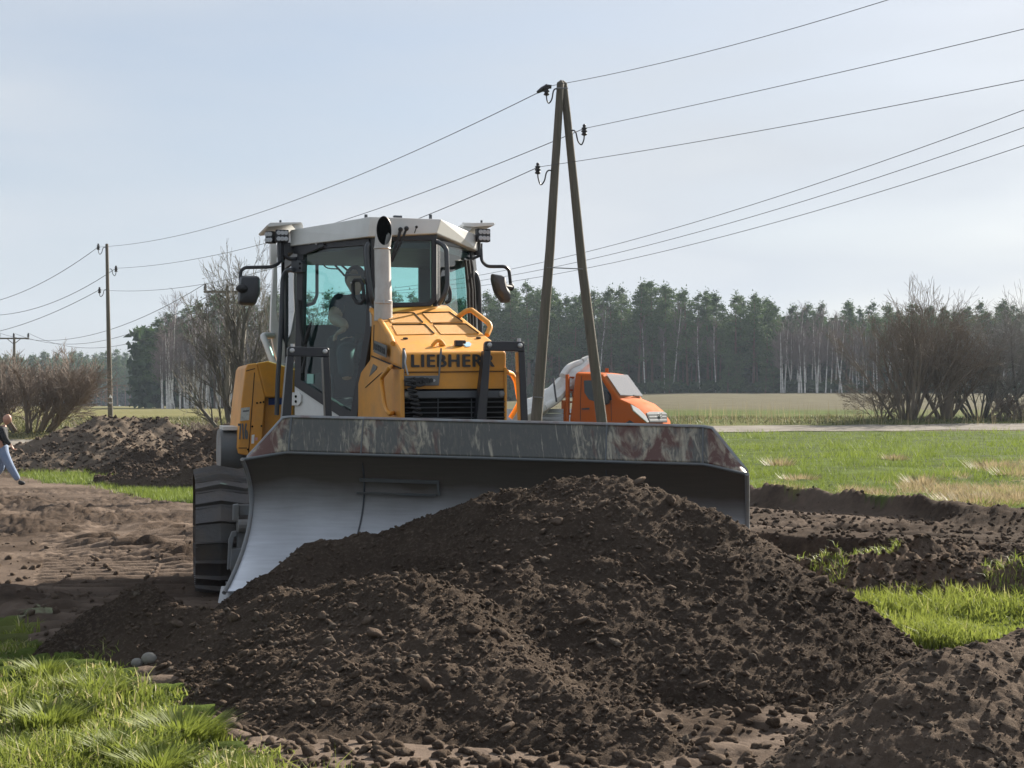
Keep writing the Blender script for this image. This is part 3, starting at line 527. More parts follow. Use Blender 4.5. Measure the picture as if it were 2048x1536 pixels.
x, y, T = patch(16000, 22, 40, GR_STRIP, 8, -.37, -.12); z = ground(x, y)
blades('grass', x, y, z, .06+.07*rng.random(len(x)), .014+0*x, M['blade_field'], 'narrow green strip beside the left earth mounds', .8, np.clip(.2+.6*T, 0, 1), 1)
k = cv[0][:, 2] > cv[1]+.05; P_ = cv[0][k]; P_ = P_[(np.abs(P_[:, 0]/P_[:, 1]-.205) < .012) | (vn(P_[:, 0]*1.3, P_[:, 1]*1.3, 7) > .80)]; P_ = P_[rng.integers(0, len(P_), 1800)]
blades('turf_tufts', P_[:, 0], P_[:, 1], P_[:, 2], .04+.07*rng.random(len(P_)), .008+0*P_[:, 0], M['blade_field'], 'torn turf tufts sticking out of the clod ridge', 1.3, np.clip(.4+.6*rng.random(len(P_)), 0, 1))
# verge beyond the road and the far fields
n = 42000; u = -.38+.80*rng.random(n); y = 52+28*rng.random(n)+0*u; rY = 50+18*sst(-.30, .13, u); k = (y > rY+3.2); u, y = u[k], y[k]; x = u*y; z = ground(x, y, False)
T = vn(x*.8, y*.8, 95); blades('verge_grass', x, y, z, (.06+.16*T)*(.6+.8*rng.random(len(x))), .035+.02*rng.random(len(x)), leafmat('verge_blade', (.045, .055, .02), (.14, .14, .055), .3, c3=(.26, .22, .13)), 'rough mixed grass on the verge beyond the road', 1., rng.random(len(x)), 1)
n = 600; u = .10+.27*rng.random(n); y = 70+9*rng.random(n); x = u*y; z = ground(x, y, False)
blades('dead_stalks', x, y, z, .5+.7*rng.random(n), .018+0*x, M['straw'], 'thin dead stalks standing along the verge', .25, None, 1)

# dry tussocks and overturned clods standing in the meadow
def dry_tuft(px, py, Y, r, h, label):
    x0 = (px-CX)/FX*Y; n = 260; a = rng.random(n)*6.283; q = rng.random(n)**.6*r; x = x0+np.cos(a)*q; y = Y+np.sin(a)*q; z = ground(x, y, False); hh = h*(.5+.6*rng.random(n)); w = .012+.01*rng.random(n)
    B = np.stack([x, y, z-.02], 1); dr = np.stack([np.cos(a), np.sin(a), 0*a], 1)*(hh*(.2+q/r))[:, None]; sd_ = np.stack([-np.sin(a), np.cos(a), 0*a], 1)*w[:, None]/2; U = np.array([0, 0, 1.])*hh[:, None]
    me = npmesh('grass_tussock', np.stack([B-sd_, B+sd_, B+dr+U], 1).reshape(-1, 3), np.arange(3*n).reshape(-1, 3)); fattr(me, 'rnd', np.repeat(rng.random(n), 3)); tag(link('grass_tussock', me, M['straw']), label, 'grass tussock', 'dry tussocks in the meadow')
for a in ((1845, 975, 24.5, .28, .20, 'dry brown tussock near the bank in the middle of the meadow'), (1985, 945, 30, .5, .26, 'wide dry tussock heap towards the right edge of the meadow'), (2035, 965, 27, .4, .22, 'dry tussock cut by the right edge of the meadow'), (1600, 968, 26, .35, .14, 'pale flattened tussock just above the soil bank'), (1960, 1022, 19.5, .5, .16, 'pale straw tussock at the right end of the bank'), (2040, 1018, 19.8, .5, .18, 'straw tussock at the right edge beside the brown soil'), (1560, 945, 32, .3, .22, 'small dry tussock right of the blade corner'), (1790, 925, 35, .3, .18, 'small dry tussock in the upper meadow')): dry_tuft(*a)
# ================================================================ bulldozer
TH = R(15.5); DO = (-.428, 11.26, -.10); D = Frame(DO, TH)
dz = empty('bulldozer', DO, TH, label='yellow and white bulldozer pushing the large dark soil heap', cat='bulldozer')
def pl(fn, pts, *a): return [fn(px, py, *a) for px, py in pts]
V = Vector
# ---- tracks
ZT = .93
xo = D.Y(389, 1100, .75).x
def belt(x0, x1, yf, yr, name):
    r = ZT/2-.035; b = MB(); cyf, cyr, cz = yf+r+.04, yr-r-.04, ZT/2; per = []; ns = 19
    Lf = cyr-cyf; arc = math.pi*r; tot = 2*Lf+2*arc; n = 34
    for i in range(n):
        s = (i+.37)/n*tot
        if s < Lf: y, z, a = cyf+s, cz+r, 0            # top, moving back
        elif s < Lf+arc: q = (s-Lf)/r; y, z, a = cyr+r*math.sin(q), cz+r*math.cos(q), -q
        elif s < 2*Lf+arc: y, z, a = cyr-(s-Lf-arc), cz-r, math.pi
        else: q = (s-2*Lf-arc)/r; y, z, a = cyf-r*math.sin(q), cz-r*math.cos(q), math.pi-q
        l = tot/n; M4 = Matrix.Translation((0, y, z)) @ Matrix.Rotation(a, 4, 'X')
        prof = [(-l*.5, -.012), (-l*.5, .010), (-l*.38, .014), (-l*.35, .030), (-l*.32, .031), (-l*.25, .014), (l*.5, .004), (l*.5, -.014)]
        st_ = 9; rows_ = [[M4 @ V((x0+(x1-x0)*j/(st_-1), p+(.030 if j % 4 == 2 else (.012 if j % 2 else -.01))*(1 if p > 0 else .25), q+(.018*(1-abs((j % 4)-2)/1.0*.5-.5)*2 if q > .03 else (.012*((j % 4)-2 if j % 4 < 2 else 2-(j % 4)) if q > 0 else 0)))) for p, q in prof] for j in range(st_)]; m_ = len(prof)
        b.add([p for r_ in rows_ for p in r_], [(j*m_+q, j*m_+(q+1) % m_, (j+1)*m_+(q+1) % m_, (j+1)*m_+q) for j in range(st_-1) for q in range(m_)]+[tuple(range(m_)), tuple((st_-1)*m_+m_-1-q for q in range(m_))])
        for xx in ((x0+x1)/2-.09, (x0+x1)/2+.09): # link chain and bolts
            c = M4 @ V((xx, 0, -.055)); b.box(c, (.035, l*.95, .085), 0, a)
    b.build(name, M['shoe'], dz)
for sx in (-1, 1):
    x0, x1 = sorted((sx*abs(xo), sx*(abs(xo)-.74))); belt(x0, x1, .62, 2.70, 'track')
    xc = (x0+x1)/2; w = MB(); w.lathe((xc-.07, 1.07, ZT/2), [(.02, 0), (.30, 0), (.385, .03), (.385, .11), (.30, .14), (.02, .14)], (1, 0, 0), 28); w.build('idler_wheel', M['lightgrey'], dz, True)
    w = MB()
    pr = []
    for k in range(44): a = 2*math.pi*k/44; rr = .40 if k % 2 else .34; pr.append((xc-.05, 2.72+rr*math.cos(a), ZT/2+rr*math.sin(a)))
    w.prism(pr, (.10, 0, 0)); w.build('sprocket', M['grey'], dz)
    w = MB(); w.box((xc, 1.85, .40), (.26, 1.55, .26)); w.box((xc, 1.85, .56), (.18, 1.2, .08)); w.build('track_frame', M['yellow'], dz, bevel=.01)
    for k in range(5):
        w = MB(); w.lathe((xc-.11, 1.30+k*.28, .20), [(.02, 0), (.10, 0), (.10, .03), (.075, .05), (.075, .17), (.10, .19), (.10, .22), (.02, .22)], (1, 0, 0), 16); w.build('track_roller', M['grey'], dz, True)
# the crawler seen at the left edge runs a touch more towards the viewer than the hull
Mr = Matrix.Translation((xo, .62, 0)) @ Matrix.Rotation(R(-3.2), 4, 'Z') @ Matrix.Translation((-xo, -.62, 0))
for o_ in list(dz.children):
    if sum(c[0] for c in o_.bound_box) < 0: o_.matrix_local = Mr
# ---- lower chassis
b = MB(); b.box((0, 1.9, .62), (1.9, 2.4, .42)); b.box((0, 2.9, 1.1), (1.6, .9, .7)); b.build('chassis', M['grey'], dz, bevel=.02)
b = MB()
for sx in (-1, 1): b.box((sx*.72, .55, .42), (.16, 1.2, .20)); b.tube([(sx*.55, .40, 1.25), (sx*.50, .12, .55)], .055, 12); b.tube([(sx*.50, .12, .55), (sx*.49, .06, .38)], .032, 10)
b.box((0, .02, .38), (1.5, .18, .24)); b.build('blade_frame', M['lightgrey'], dz, bevel=.01)
# grey push arm parts seen between blade and left track
b = MB(); yb = .50
b.prism(pl(D.Y, [(467, 1010), (478, 1008), (478, 1042), (466, 1042)], yb), (0, .08, 0)); b.prism(pl(D.Y, [(478, 1010), (505, 1010), (505, 1030), (478, 1030)], yb+.03), (0, .08, 0))
b.prism(pl(D.Y, [(458, 1080), (464, 1064), (474, 1062), (474, 1072), (468, 1074), (464, 1100), (462, 1135), (455, 1140)], yb), (0, .06, 0))
b.prism(pl(D.Y, [(474, 1042), (490, 1040), (500, 1050), (500, 1100), (474, 1100)], yb+.02), (0, .07, 0)); b.prism(pl(D.Y, [(463, 1098), (505, 1096), (500, 1140), (460, 1140)], yb-.03), (0, .12, 0))
for k in range(4): b.prism(pl(D.Y, [(463+k*6, 1140), (466+k*6, 1140), (467+k*6, 1165), (464+k*6, 1165)], yb), (0, .05, 0))
b.prism(pl(D.Y, [(452, 1164), (482, 1170), (482, 1175), (452, 1168)], yb-.02), (0, .05, 0)); b.tube([D.Y(465, 1172, yb), D.Y(473, 1186, yb)], .015, 8)
b.tube([D.Y(476, 1052, yb-.02), D.Y(500, 1052, yb-.02)], .05, 12)
b.build('push_arm', M['lightgrey'], dz, bevel=.004)

# ---- hood
FL, FR = D.Y(801, 706, 0), D.Y(1013, 703, 0); RL, RR = D.Y(748, 618, 1.5), D.Y(896, 607, 1.5); HN = (FR-FL).cross(RL-FL).normalized(); HN = HN if HN.z > 0 else -HN
def HT(px, py): return D.hit(px, py, FL, HN)
RR = HT(897, 611)
bl, br = V((FL.x, 0, .6)), V((FR.x, 0, .6)); rbl, rbr = V((RL.x-.0, 1.75, .6)), V((RR.x, 1.75, .6)); RL2, RR2 = RL+V((0, .3, .03)), RR+V((0, .3, .03))
b = MB(); b.add([FL, FR, RR, RL, bl, br, rbr, rbl, RL2, RR2], [(0, 1, 2, 3), (0, 4, 5, 1), (4, 7, 6, 5), (0, 3, 8, 7, 4), (1, 5, 6, 9, 2), (3, 2, 9, 8), (8, 9, 6, 7)])
b.build('hood', M['yellow'], dz, bevel=.02)
hx = FL.x
for P in ([(245, 171), (585, 166), (695, 280), (318, 281)], [(690, 165), (1020, 158), (1170, 270), (800, 280)], [(325, 310), (725, 308), (830, 415), (385, 425)], [(820, 303), (1215, 303), (1365, 413), (915, 418)]):
    pts = [HT(730+x/6.02, 600+y/6.02) for x, y in P]; up = HN*.006*(1 if HN.z > 0 else -1); c = sum(pts, V())/4
    b = MB(); b.prism([p+up*.1 for p in pts], up); b.build('vent_panel', M['yellow_vent'], dz)
    b = MB(); o2 = up*1.6; b.tube([pts[0]+o2, pts[1]+o2, pts[2]+o2], .0055, 5); b.build('panel_seam', M['line'], dz)
for px, py in ((811, 678), (957, 677)):
    b = MB(); p = HT(px, py); b.lathe(p-V((0, 0, .005)), [(.02, 0), (.02, .015), (.01, .018)], (0, 0, 1), 10); b.build('bolt', M['line'], dz)
b = MB(); p = HT(876, 692); b.tube(fillet([p+V((-.045, 0, 0)), p+V((-.01, 0, .04)), p+V((.02, 0, .04)), p+V((.05, 0, 0))], .02), .014, 8); b.ball(p+V((.02, 0, .015)), .016); b.build('lifting_eye', M['yellow'], dz, True)
b = MB(); p = HT(917, 692); b.box(p+V((0, 0, .02)), (.06, .05, .045)); b.cyl(p+V((.03, 0, .03)), p+V((.055, 0, .03)), .014, 10); b.build('hood_latch', M['black'], dz, bevel=.01)
b = MB(); b.prism([HT(px, py)+V((0, 0, .004)) for px, py in [(927, 690), (931, 686), (938, 685), (943, 689), (940, 694), (932, 695)]], (0, 0, .002)); b.build('sticker', M['lightblue'], dz)
# front face: seams, lettering, brackets, grille
yf = -.012
def fp(*pts): return [D.Y(px, py, yf) for px, py in pts]
b = MB(); b.prism(fp((806, 744), (1012, 742), (1012, 743.6), (806, 745.6)), (0, .006, 0)); b.prism(fp((806, 707), (807.5, 707), (807.5, 744), (806, 744)), (0, .006, 0)); b.build('panel_seam', M['line'], dz)
b = MB(); b.prism([p+V((0, .008, 0)) for p in fp((809, 709), (1010, 706), (1010, 741), (809, 743))], (0, .01, 0)); b.build('nose_panel', M['yellow'], dz, bevel=.003)
def text(s, name, P0, P1, h, mat, nrm=(0, -1, 0), bold=.012, parent=None, up=None, ext=.003):
    """lettering whose baseline runs from P0 to P1 with cap height h"""
    cu = bpy.data.curves.new(name, 'FONT'); cu.body = s; cu.size = 1; cu.space_character = 1.0+bold*2.6; cu.extrude = ext/h; o = bpy.data.objects.new(name, cu); C.objects.link(o)
    bpy.context.view_layer.update(); me = bpy.data.meshes.new_from_object(o.evaluated_get(bpy.context.evaluated_depsgraph_get())); bpy.data.objects.remove(o)
    co = np.zeros(len(me.vertices)*3); me.vertices.foreach_get('co', co); co = co.reshape(-1, 3); mn, mx_ = co.min(0), co.max(0)
    X = (P1-P0); n = V(nrm).normalized(); U = V(up).normalized() if up else n.cross(X).normalized(); U = U if U.z > 0 or up else -U
    A = (co-mn)/np.maximum(mx_-mn, 1e-6); base = np.array(P0); out = base+A[:, :1]*np.array(X)+A[:, 1:2]*np.array(U*h)+(A[:, 2:3]*ext)*np.array(n)
    pol = [list(p.vertices) for p in me.polygons]; VV = []; FF = []; Xd = np.array(X.normalized())*h; Ud = np.array(U)*h
    for q, (a_, c_) in enumerate(((-1, 0), (0, 0), (1, 0), (-.5, .45), (.5, -.45), (0, .6), (0, -.6))):
        VV.append(out+Xd*a_*bold+Ud*c_*bold*.7+np.array(n)*q*.00025); FF += [[i+q*len(out) for i in p] for p in pol]
    m2 = bpy.data.meshes.new(name); m2.from_pydata(np.concatenate(VV).tolist(), [], FF); return link(name, m2, mat, parent)
a, c = D.Y(823.5, 733.8, yf-.001), D.Y(988, 733.0, yf-.001); text('LIEBHERR', 'lettering', a, c, .088, M['letter'], parent=dz, bold=.060)
b = MB(); b.prism([D.Y(px, py, yf-.02) for px, py in [(804, 752), (878, 751), (878, 771), (804, 772)]], (0, .012, 0))
b.prism([D.Y(px, py, yf-.02) for px, py in [(805, 696), (811, 696), (811, 712), (809, 752), (804, 752)]], (0, .008, 0)); b.prism([D.Y(px, py, yf-.02) for px, py in [(881, 696), (884, 696), (884, 710), (878, 770), (875.5, 770), (879, 712)]], (0, .008, 0)); b.build('connector_bracket', M['grey'], dz, bevel=.003)
b = MB()
for px, py, r in ((831, 761, .02), (842, 761, .024), (851, 761, .02), (860, 761, .016)): p = D.Y(px, py, yf-.02); b.cyl(p, p+V((0, -.045, 0)), r, 12)
b.tube(bez([D.Y(846, 760, -.08), D.Y(850, 768, -.09), D.Y(838, 772, -.09), D.Y(828, 768, -.08), D.Y(824, 758, -.08)]), .008, 6); b.build('hydraulic_couplings', M['rubber'], dz, True)
b = MB()
for px in (810, 868): p = D.Y(px, 761, yf-.02); b.cyl(p, p+V((0, -.01, 0)), .009, 8)
b.build('bolt', M['chrome'], dz)
b = MB(); b.tube(fillet([D.Y(808, 700, -.05), D.Y(812, 714, -.06), D.Y(810, 725, -.06), D.Y(816, 750, -.06)], .02), .006, 6); b.build('safety_cable', M['chrome'], dz, True)
hel = []; A_, B_ = D.Y(819, 756, -.09), D.Y(837, 838, -.14)
for k in range(150):
    t = k/149; q = A_.lerp(B_, t); a = t*2*math.pi*9; rr = .028 if t > .15 else .038; hel.append(q+V((rr*math.cos(a), rr*math.sin(a), 0)))
b = MB(); b.tube(hel, .0085, 7); b.build('coiled_cable', M['rubber'], dz, True)
b = MB(); b.prism([D.Y(px, py, yf) for px, py in [(805, 778), (1011, 777), (1011, 860), (805, 860)]], (0, .006, 0)); b.build('radiator_opening', M['soot'], dz)
b = MB(); b.prism([D.Y(px, py, yf-.03) for px, py in [(806, 782), (1008, 781), (1008, 796), (806, 797)]], (0, .025, 0)); b.build('grille_bar', M['slate'], dz, bevel=.006)
b = MB()
for px, py in ((814.5, 790), (1003, 787.5)): p = D.Y(px, py, yf-.03); b.lathe(p, [(.022, 0), (.022, .012), (.014, .018)], (0, -1, 0), 14)
b.build('bolt', M['lightgrey'], dz, True)
b = MB()
for py in (805, 815.5, 826, 836): b.tube([D.Y(807, py, yf-.012), D.Y(1010, py-1.5, yf-.012)], .0045, 6)
for px in (876, 943): b.tube([D.Y(px, 797, yf-.014), D.Y(px, 850, yf-.014)], .004, 6)
b.build('grille', M['slate'], dz, True)
b = MB(); b.prism([D.Y(px, py, yf-.012) for px, py in [(802, 745), (806, 745), (806, 860), (802, 860)]], (0, .05, 0)); b.prism([D.Y(px, py, yf-.012) for px, py in [(1009, 735), (1014, 735), (1014, 860), (1009, 860)]], (0, .05, 0)); b.build('front_frame', M['yellow'], dz, bevel=.004)
# left flank of the engine bay
xs = hx-.012
def S(px, py, x=xs): return D.X(px, py, x)
b = MB(); b.prism([S(*p) for p in [(744, 714), (800, 738), (802, 860), (690, 860), (700, 830), (722, 745)]], (.03, 0, 0)); b.build('engine_side_panel', M['yellow'], dz, bevel=.004)
b = MB(); b.tube([S(743, 712, xs-.002), S(802, 737, xs-.002)], .006, 5); b.tube([S(748, 650, xs+.008), S(747, 700, xs+.008)], .004, 5); b.build('panel_seam', M['line'], dz)
b = MB(); b.tube([S(731, 775, xs-.002), S(762, 747, xs-.002), S(785, 732, xs-.002)], .004, 5); b.build('panel_seam', M['line'], dz)
b = MB(); b.prism([S(*p, xs-.004) for p in [(746, 728), (754, 733), (752, 739), (738, 753)]], (.006, 0, 0)); b.build('vent_opening', M['dgrey'], dz)
b = MB(); b.prism([S(*p, xs+.006) for p in [(748, 681), (773, 691), (772, 715), (747, 704)]], (.006, 0, 0)); b.build('name_sticker', M['dgrey'], dz)
a, c = S(749.5, 699, xs+.004), S(770, 709, xs+.004); text('LIEBHERR', 'lettering', a, c, .050, M['letter'], nrm=(-1, 0, 0), parent=dz, bold=.03, up=(0, 0, 1))
b = MB(); b.tube(fillet([S(783, 733, xs-.01), S(779, 735, xs-.07), S(762, 756, xs-.08), S(769, 815, xs-.08), S(779, 829, xs-.07), S(786, 826, xs-.01)], .06), .017, 10); b.build('side_grab_handle', M['yellow'], dz, True)
b = MB(); xr = FR.x; b.tube(fillet([D.X(1014, 744, xr), D.Y(1024, 748, .15), D.Y(1032, 762, .15), D.Y(1039, 805, .15), D.Y(1034, 815, .15), D.Y(1021, 836, .15)], .06), .018, 10); b.build('side_grab_handle', M['hivis'], dz, True)
b = MB(); b.tube(fillet([D.Y(916, 634, 1.15), D.Y(932, 622, 1.1), D.Y(943, 620, 1.1), D.Y(977, 646, .62), D.Y(981, 654, .60), D.Y(974, 670, .55)], .05), .021, 10); b.build('hood_handrail', M['yellow'], dz, True)
b = MB(); b.tube(fillet([D.Y(743, 620, 1.5), D.Y(749, 628, 1.35), D.Y(762, 643, 1.1), D.Y(781, 674, .45), D.Y(786, 687, .3)], .05), .021, 10); b.build('hood_handrail', M['yellow'], dz, True)
b = MB(); b.prism([D.Y(px, py, 1.56) for px, py in [(741, 612), (745, 616), (752, 640), (754, 655), (742, 652)]], (0, .05, 0)); b.build('cab_corner_plate', M['white'], dz)
# exhaust
b = MB(); ye = 1.18; pc, pt = D.Y(766.5, 612, ye), D.Y(764.5, 497, ye); s_ = D.Y(781.5, 560, ye).x-D.Y(749, 560, ye).x; rr = s_/2
b.lathe(pc-V((0, 0, .12)), [(rr*1.12, 0), (rr*1.12, .16), (rr*1.02, .165), (rr*1.02, .20)], (0, 0, 1), 28)
b.tube([pc+V((0, 0, -.02)), pc+V((0, 0, .14)), pc+V((0, 0, .145)), pt], [rr*1.04, rr*1.04, rr, rr*.98], 28, False)
b.lathe(pt-V((0, 0, .01)), [(rr*.98, 0), (rr*1.06, .008), (rr*1.0, .02)], (0, 0, 1), 28)
seg_n = 28; top = []; bot = []
t0, t1 = D.Y(768.5, 490, ye-rr), D.Y(767.5, 432, ye+rr)
for k in range(seg_n):
    a = 2*math.pi*k/seg_n; cx_, sy = math.cos(a)*rr, math.sin(a)*rr; bot.append(pt+V((cx_, sy, .0))); f = (sy/rr+1)/2; tp = t0.lerp(t1, f); top.append(V((tp.x+cx_, ye+sy, tp.z)))
b.add(bot+top, [(k, (k+1) % seg_n, seg_n+(k+1) % seg_n, seg_n+k) for k in range(seg_n)])
inn = [V((p.x+( (sum((q.x for q in top))/seg_n)-p.x)*.08, ye+(p.y-ye)*.92, p.z)) for p in top]; b.add(top+inn, [(k, (k+1) % seg_n, seg_n+(k+1) % seg_n, seg_n+k) for k in range(seg_n)])
ex = b.build('exhaust_pipe', M['stainless'], dz, True)
b = MB(); low = [V((pt.x+(p.x-pt.x)*.9, p.y, pt.z-.1)) for p in inn]; b.add(inn+low, [(k, (k+1) % seg_n, seg_n+(k+1) % seg_n, seg_n+k) for k in range(seg_n)]+[tuple(range(2*seg_n-1, seg_n-1, -1))]); b.build('pipe_bore', M['soot'], ex)
b = MB(); b.tube([D.Y(750, 606, ye-rr-.01), D.Y(783, 606, ye-rr-.01)], .005, 6); b.box(D.Y(768, 603, ye-rr-.015), (.012, .012, .03)); b.build('pipe_clamp', M['chrome'], ex)

# ---- cab
F0, F1, BL, BR, QL, QR = (-.31, 1.6), (.23, 1.6), (-.82, 2.4), (.74, 2.4), (-.82, 3.35), (.74, 3.35)
def nrm2(A, B_): d = V((B_[0]-A[0], B_[1]-A[1], 0)).normalized(); return V((-d.y, d.x, 0))
nL, nR = nrm2(BL, F0), nrm2(F1, BR)     # point inwards (towards +y)
nL = nL if nL.y > 0 else -nL; nR = nR if nR.y > 0 else -nR
FY = lambda *p: [D.Y(x, y, 1.6) for x, y in p]
LP = lambda *p: [D.V(x, y, BL, F0) for x, y in p]
RP = lambda *p: [D.V(x, y, F1, BR) for x, y in p]
# front window
fo, fi = FY((742, 468), (873, 466), (873, 600), (862, 612), (742, 616)), FY((754, 481), (863, 481), (863, 596), (856, 604), (754, 606))
b = MB(); b.ring([p+V((0, -.01, 0)) for p in fo], [p+V((0, -.01, 0)) for p in fi], (0, .05, 0)); fw = b.build('front_window_frame', M['black'], dz, bevel=.004)
b = MB(); b.prism([p+V((0, .012, 0)) for p in FY((752, 479), (865, 479), (865, 598), (857, 606), (752, 608))], (0, .006, 0)); b.build('window_pane', M['glass'], fw)
# left door
do = LP((597, 487), (740, 478), (747, 615), (745, 660), (714, 845), (700, 845), (591, 772)); di = LP((609, 500), (728, 491), (735, 615), (733, 655), (704, 822), (697, 820), (604, 760))
b = MB(); b.ring([p-nL*.015 for p in do], [p-nL*.015 for p in di], nL*.05); door = b.build('cab_door', M['black'], dz, bevel=.004)
b = MB(); b.prism([p+nL*.008 for p in LP((607, 498), (730, 489), (737, 615), (735, 657), (705, 825), (697, 823), (602, 762))], nL*.006); b.build('door_glass', M['glass_door'], door)
b = MB(); b.prism(LP((589, 771), (702, 846), (702, 880), (589, 880)), nL*.05); b.build('lower_door_panel', M['white'], door, bevel=.004)
b = MB(); b.prism([p-nL*.02 for p in LP((580, 785), (601, 785), (605, 790), (605, 804), (600, 811), (580, 811))], nL*.02); b.build('hinge', M['white'], door, bevel=.003)
b = MB(); b.prism([p-nL*.05 for p in LP((591, 522), (609, 521), (614, 528), (613, 545), (591, 546))], nL*.05); b.build('hinge', M['slate'], door, bevel=.004)
b = MB()
for px, py in ((595.5, 793), (595.5, 803)): p = D.V(px, py, BL, F0)-nL*.02; b.cyl(p, p-nL*.006, .012, 10)
for px, py in ((609, 528), (609, 537)): p = D.V(px, py, BL, F0)-nL*.05; b.cyl(p, p-nL*.006, .011, 10)
b.build('bolt', M['soot'], door)
hp = [D.V(x, y, BL, F0)-nL*.045 for x, y in [(714, 566), (718, 561), (729, 561), (734, 570), (736, 600), (731, 607), (722, 606), (715, 595), (714, 566)]]
b = MB(); b.tube(hp, .016, 8, False); h_ = b.build('door_handle', M['rubber'], door, True)
b = MB(); p = D.V(713.5, 567, BL, F0)-nL*.062; b.ball(p, .010); b.build('handle_bolt', M['chrome'], h_)
b = MB(); b.prism([p-nL*.002 for p in LP((614, 748), (627, 748), (627, 767), (614, 767))], nL*.004); b.build('sticker', paint('mint_sticker', (.28, .5, .44), .6), door)
b = MB(); b.tube([D.V(x, y, BL, F0)-nL*.03 for x, y in [(603, 600), (607, 660), (615, 690), (623, 660), (628, 645)]], [.010, .016, .022, .016, .006], 8); b.tube([D.V(x, y, BL, F0)-nL*.03 for x, y in [(617, 690), (615, 720), (610, 745)]], [.012, .012, .02], 8); b.build('door_wiper', M['rubber'], door, True)
# visor bracket with three bolts over the door
b = MB(); b.prism([p-nL*.03 for p in LP((592, 484), (646, 482), (656, 492), (613, 510), (592, 508))], nL*.03); wl = b.build('wiper_housing', M['black'], dz, bevel=.004)
b = MB()
for px in (608, 624, 639): p = D.V(px, 488, BL, F0)-nL*.03; b.cyl(p, p-nL*.01, .010, 10)
b.build('bolt', M['chrome'], wl)
# right oblique pane
ro, ri = RP((874, 480), (949, 493), (956, 560), (960, 705), (925, 690), (874, 640)), RP((880, 488), (943, 500), (950, 562), (954, 690), (926, 676), (880, 634))
b = MB(); b.ring(ro, ri, nR*.04); rd = b.build('right_window_frame', M['slate'], dz, bevel=.003); b = MB(); b.prism([p+nR*.012 for p in RP((878, 486), (945, 498), (952, 562), (956, 694), (925, 680), (878, 637))], nR*.006); b.build('window_pane', M['glass'], rd)
b = MB(); b.prism(RP((872, 478), (880, 480), (880, 600), (872, 600)), nR*.05); b.build('cab_corner_post', M['white'], dz)
# side panes, rear wall
LS = lambda *p: [D.X(x, y, -.82) for x, y in p]
zt, zb = 2.80, 1.2
def sidepane(x, vx, name):
    o = [V((x, 2.42, zt)), V((x, 3.32, zt)), V((x, 3.32, 1.75)), V((x, 2.95, zb)), V((x, 2.42, zb))]; c = sum(o, V())/5; i_ = [c+(p-c)*.90 for p in o]
    b = MB(); b.ring(o, i_, (vx, 0, 0)); f = b.build(name, M['black'], dz, bevel=.003); b = MB(); b.prism([p+V((vx*.4, 0, 0)) for p in [c+(q-c)*.91 for q in o]], (vx*.2, 0, 0)); b.build('window_pane', M['glass'], f)
sidepane(-.82, .03, 'side_window_frame'); sidepane(.74, -.03, 'side_window_frame')
RY = lambda *p: [D.Y(x, y, 3.38) for x, y in p]
zo = RY((612, 529), (838, 529), (838, 650), (612, 650)); oo = [V((-.84, 3.38, 2.85)), V((.76, 3.38, 2.85)), V((.76, 3.38, 1.2)), V((-.84, 3.38, 1.2))]
b = MB(); b.ring(oo, zo, (0, .04, 0)); rw = b.build('rear_wall', M['black'], dz); b = MB(); b.prism([p+V((0, .015, 0)) for p in zo], (0, .006, 0)); b.build('rear_window', M['glass'], rw)
b = MB()
for (p, q, r) in (((634, 528), (634, 590), .016), ((634, 590), (628, 606), .016), ((628, 606), (612, 611), .016)): b.tube([D.Y(*p, 3.3), D.Y(*q, 3.3)], r, 8)
b.tube([D.Y(668, 528, 3.3), D.Y(690, 552, 3.3)], .010, 6); b.tube([D.Y(680, 528, 3.3), D.Y(700, 545, 3.3)], .010, 6); b.tube(bez([D.Y(645, 528, 3.2), D.Y(655, 536, 3.2), D.Y(675, 538, 3.2)]), .006, 6); b.build('inner_guard_bars', M['slate'], dz, True)
b = MB(); b.prism([V((-.80, 2.42, 2.76)), V((-.30, 1.66, 2.76)), V((.22, 1.66, 2.76)), V((.72, 2.42, 2.76)), V((.72, 3.36, 2.76)), V((-.80, 3.36, 2.76))], (0, 0, .05)); b.build('headliner', M['black'], dz)
b = MB(); b.prism([V((-.80, 2.42, 1.1)), V((-.30, 1.68, 1.1)), V((.22, 1.68, 1.1)), V((.72, 2.42, 1.1)), V((.72, 3.36, 1.1)), V((-.80, 3.36, 1.1))], (0, 0, .06)); b.build('cab_floor', M['black'], dz)
b = MB(); b.prism([V((-.81, 2.42, 1.12)), V((-.815, 3.38, 1.12)), V((-.815, 3.38, .8)), V((-.81, 2.42, .8))], (.03, 0, 0)); b.prism([V((.73, 2.42, 1.25)), V((.73, 3.38, 1.25)), V((.73, 3.38, .8)), V((.73, 2.42, .8))], (.03, 0, 0)); b.build('cab_side_skirt', M['white'], dz)
# dashboard, consoles, seat
b = MB(); b.box((-.04, 1.78, 1.45), (.45, .22, .62)); b.box((-.04, 1.80, 1.80), (.40, .16, .10), rx=.3); b.build('dashboard', M['seat'], dz, bevel=.03)
b = MB(); b.box((-.24, 2.72, 1.44), (.5, .5, .16)); b.box((-.24, 2.98, 1.78), (.46, .14, .62), rx=-.12); hb = b.build('operator_seat', M['seat'], dz, bevel=.05)
b = MB(); b.box((-.24, 3.03, 2.27), (.26, .10, .24), rx=-.08); b.build('headrest', M['seat'], hb, bevel=.04)
for sx in (-1, 1):
    b = MB(); b.box((-.24+sx*.34, 2.60, 1.62), (.12, .55, .22)); b.tube([(-.24+sx*.34, 2.38, 1.7), (-.24+sx*.34, 2.36, 1.86)], .018, 8); b.ball((-.24+sx*.34, 2.355, 1.885), (.03, .03, .05)); b.build('control_console', M['seat'], dz, bevel=.02)
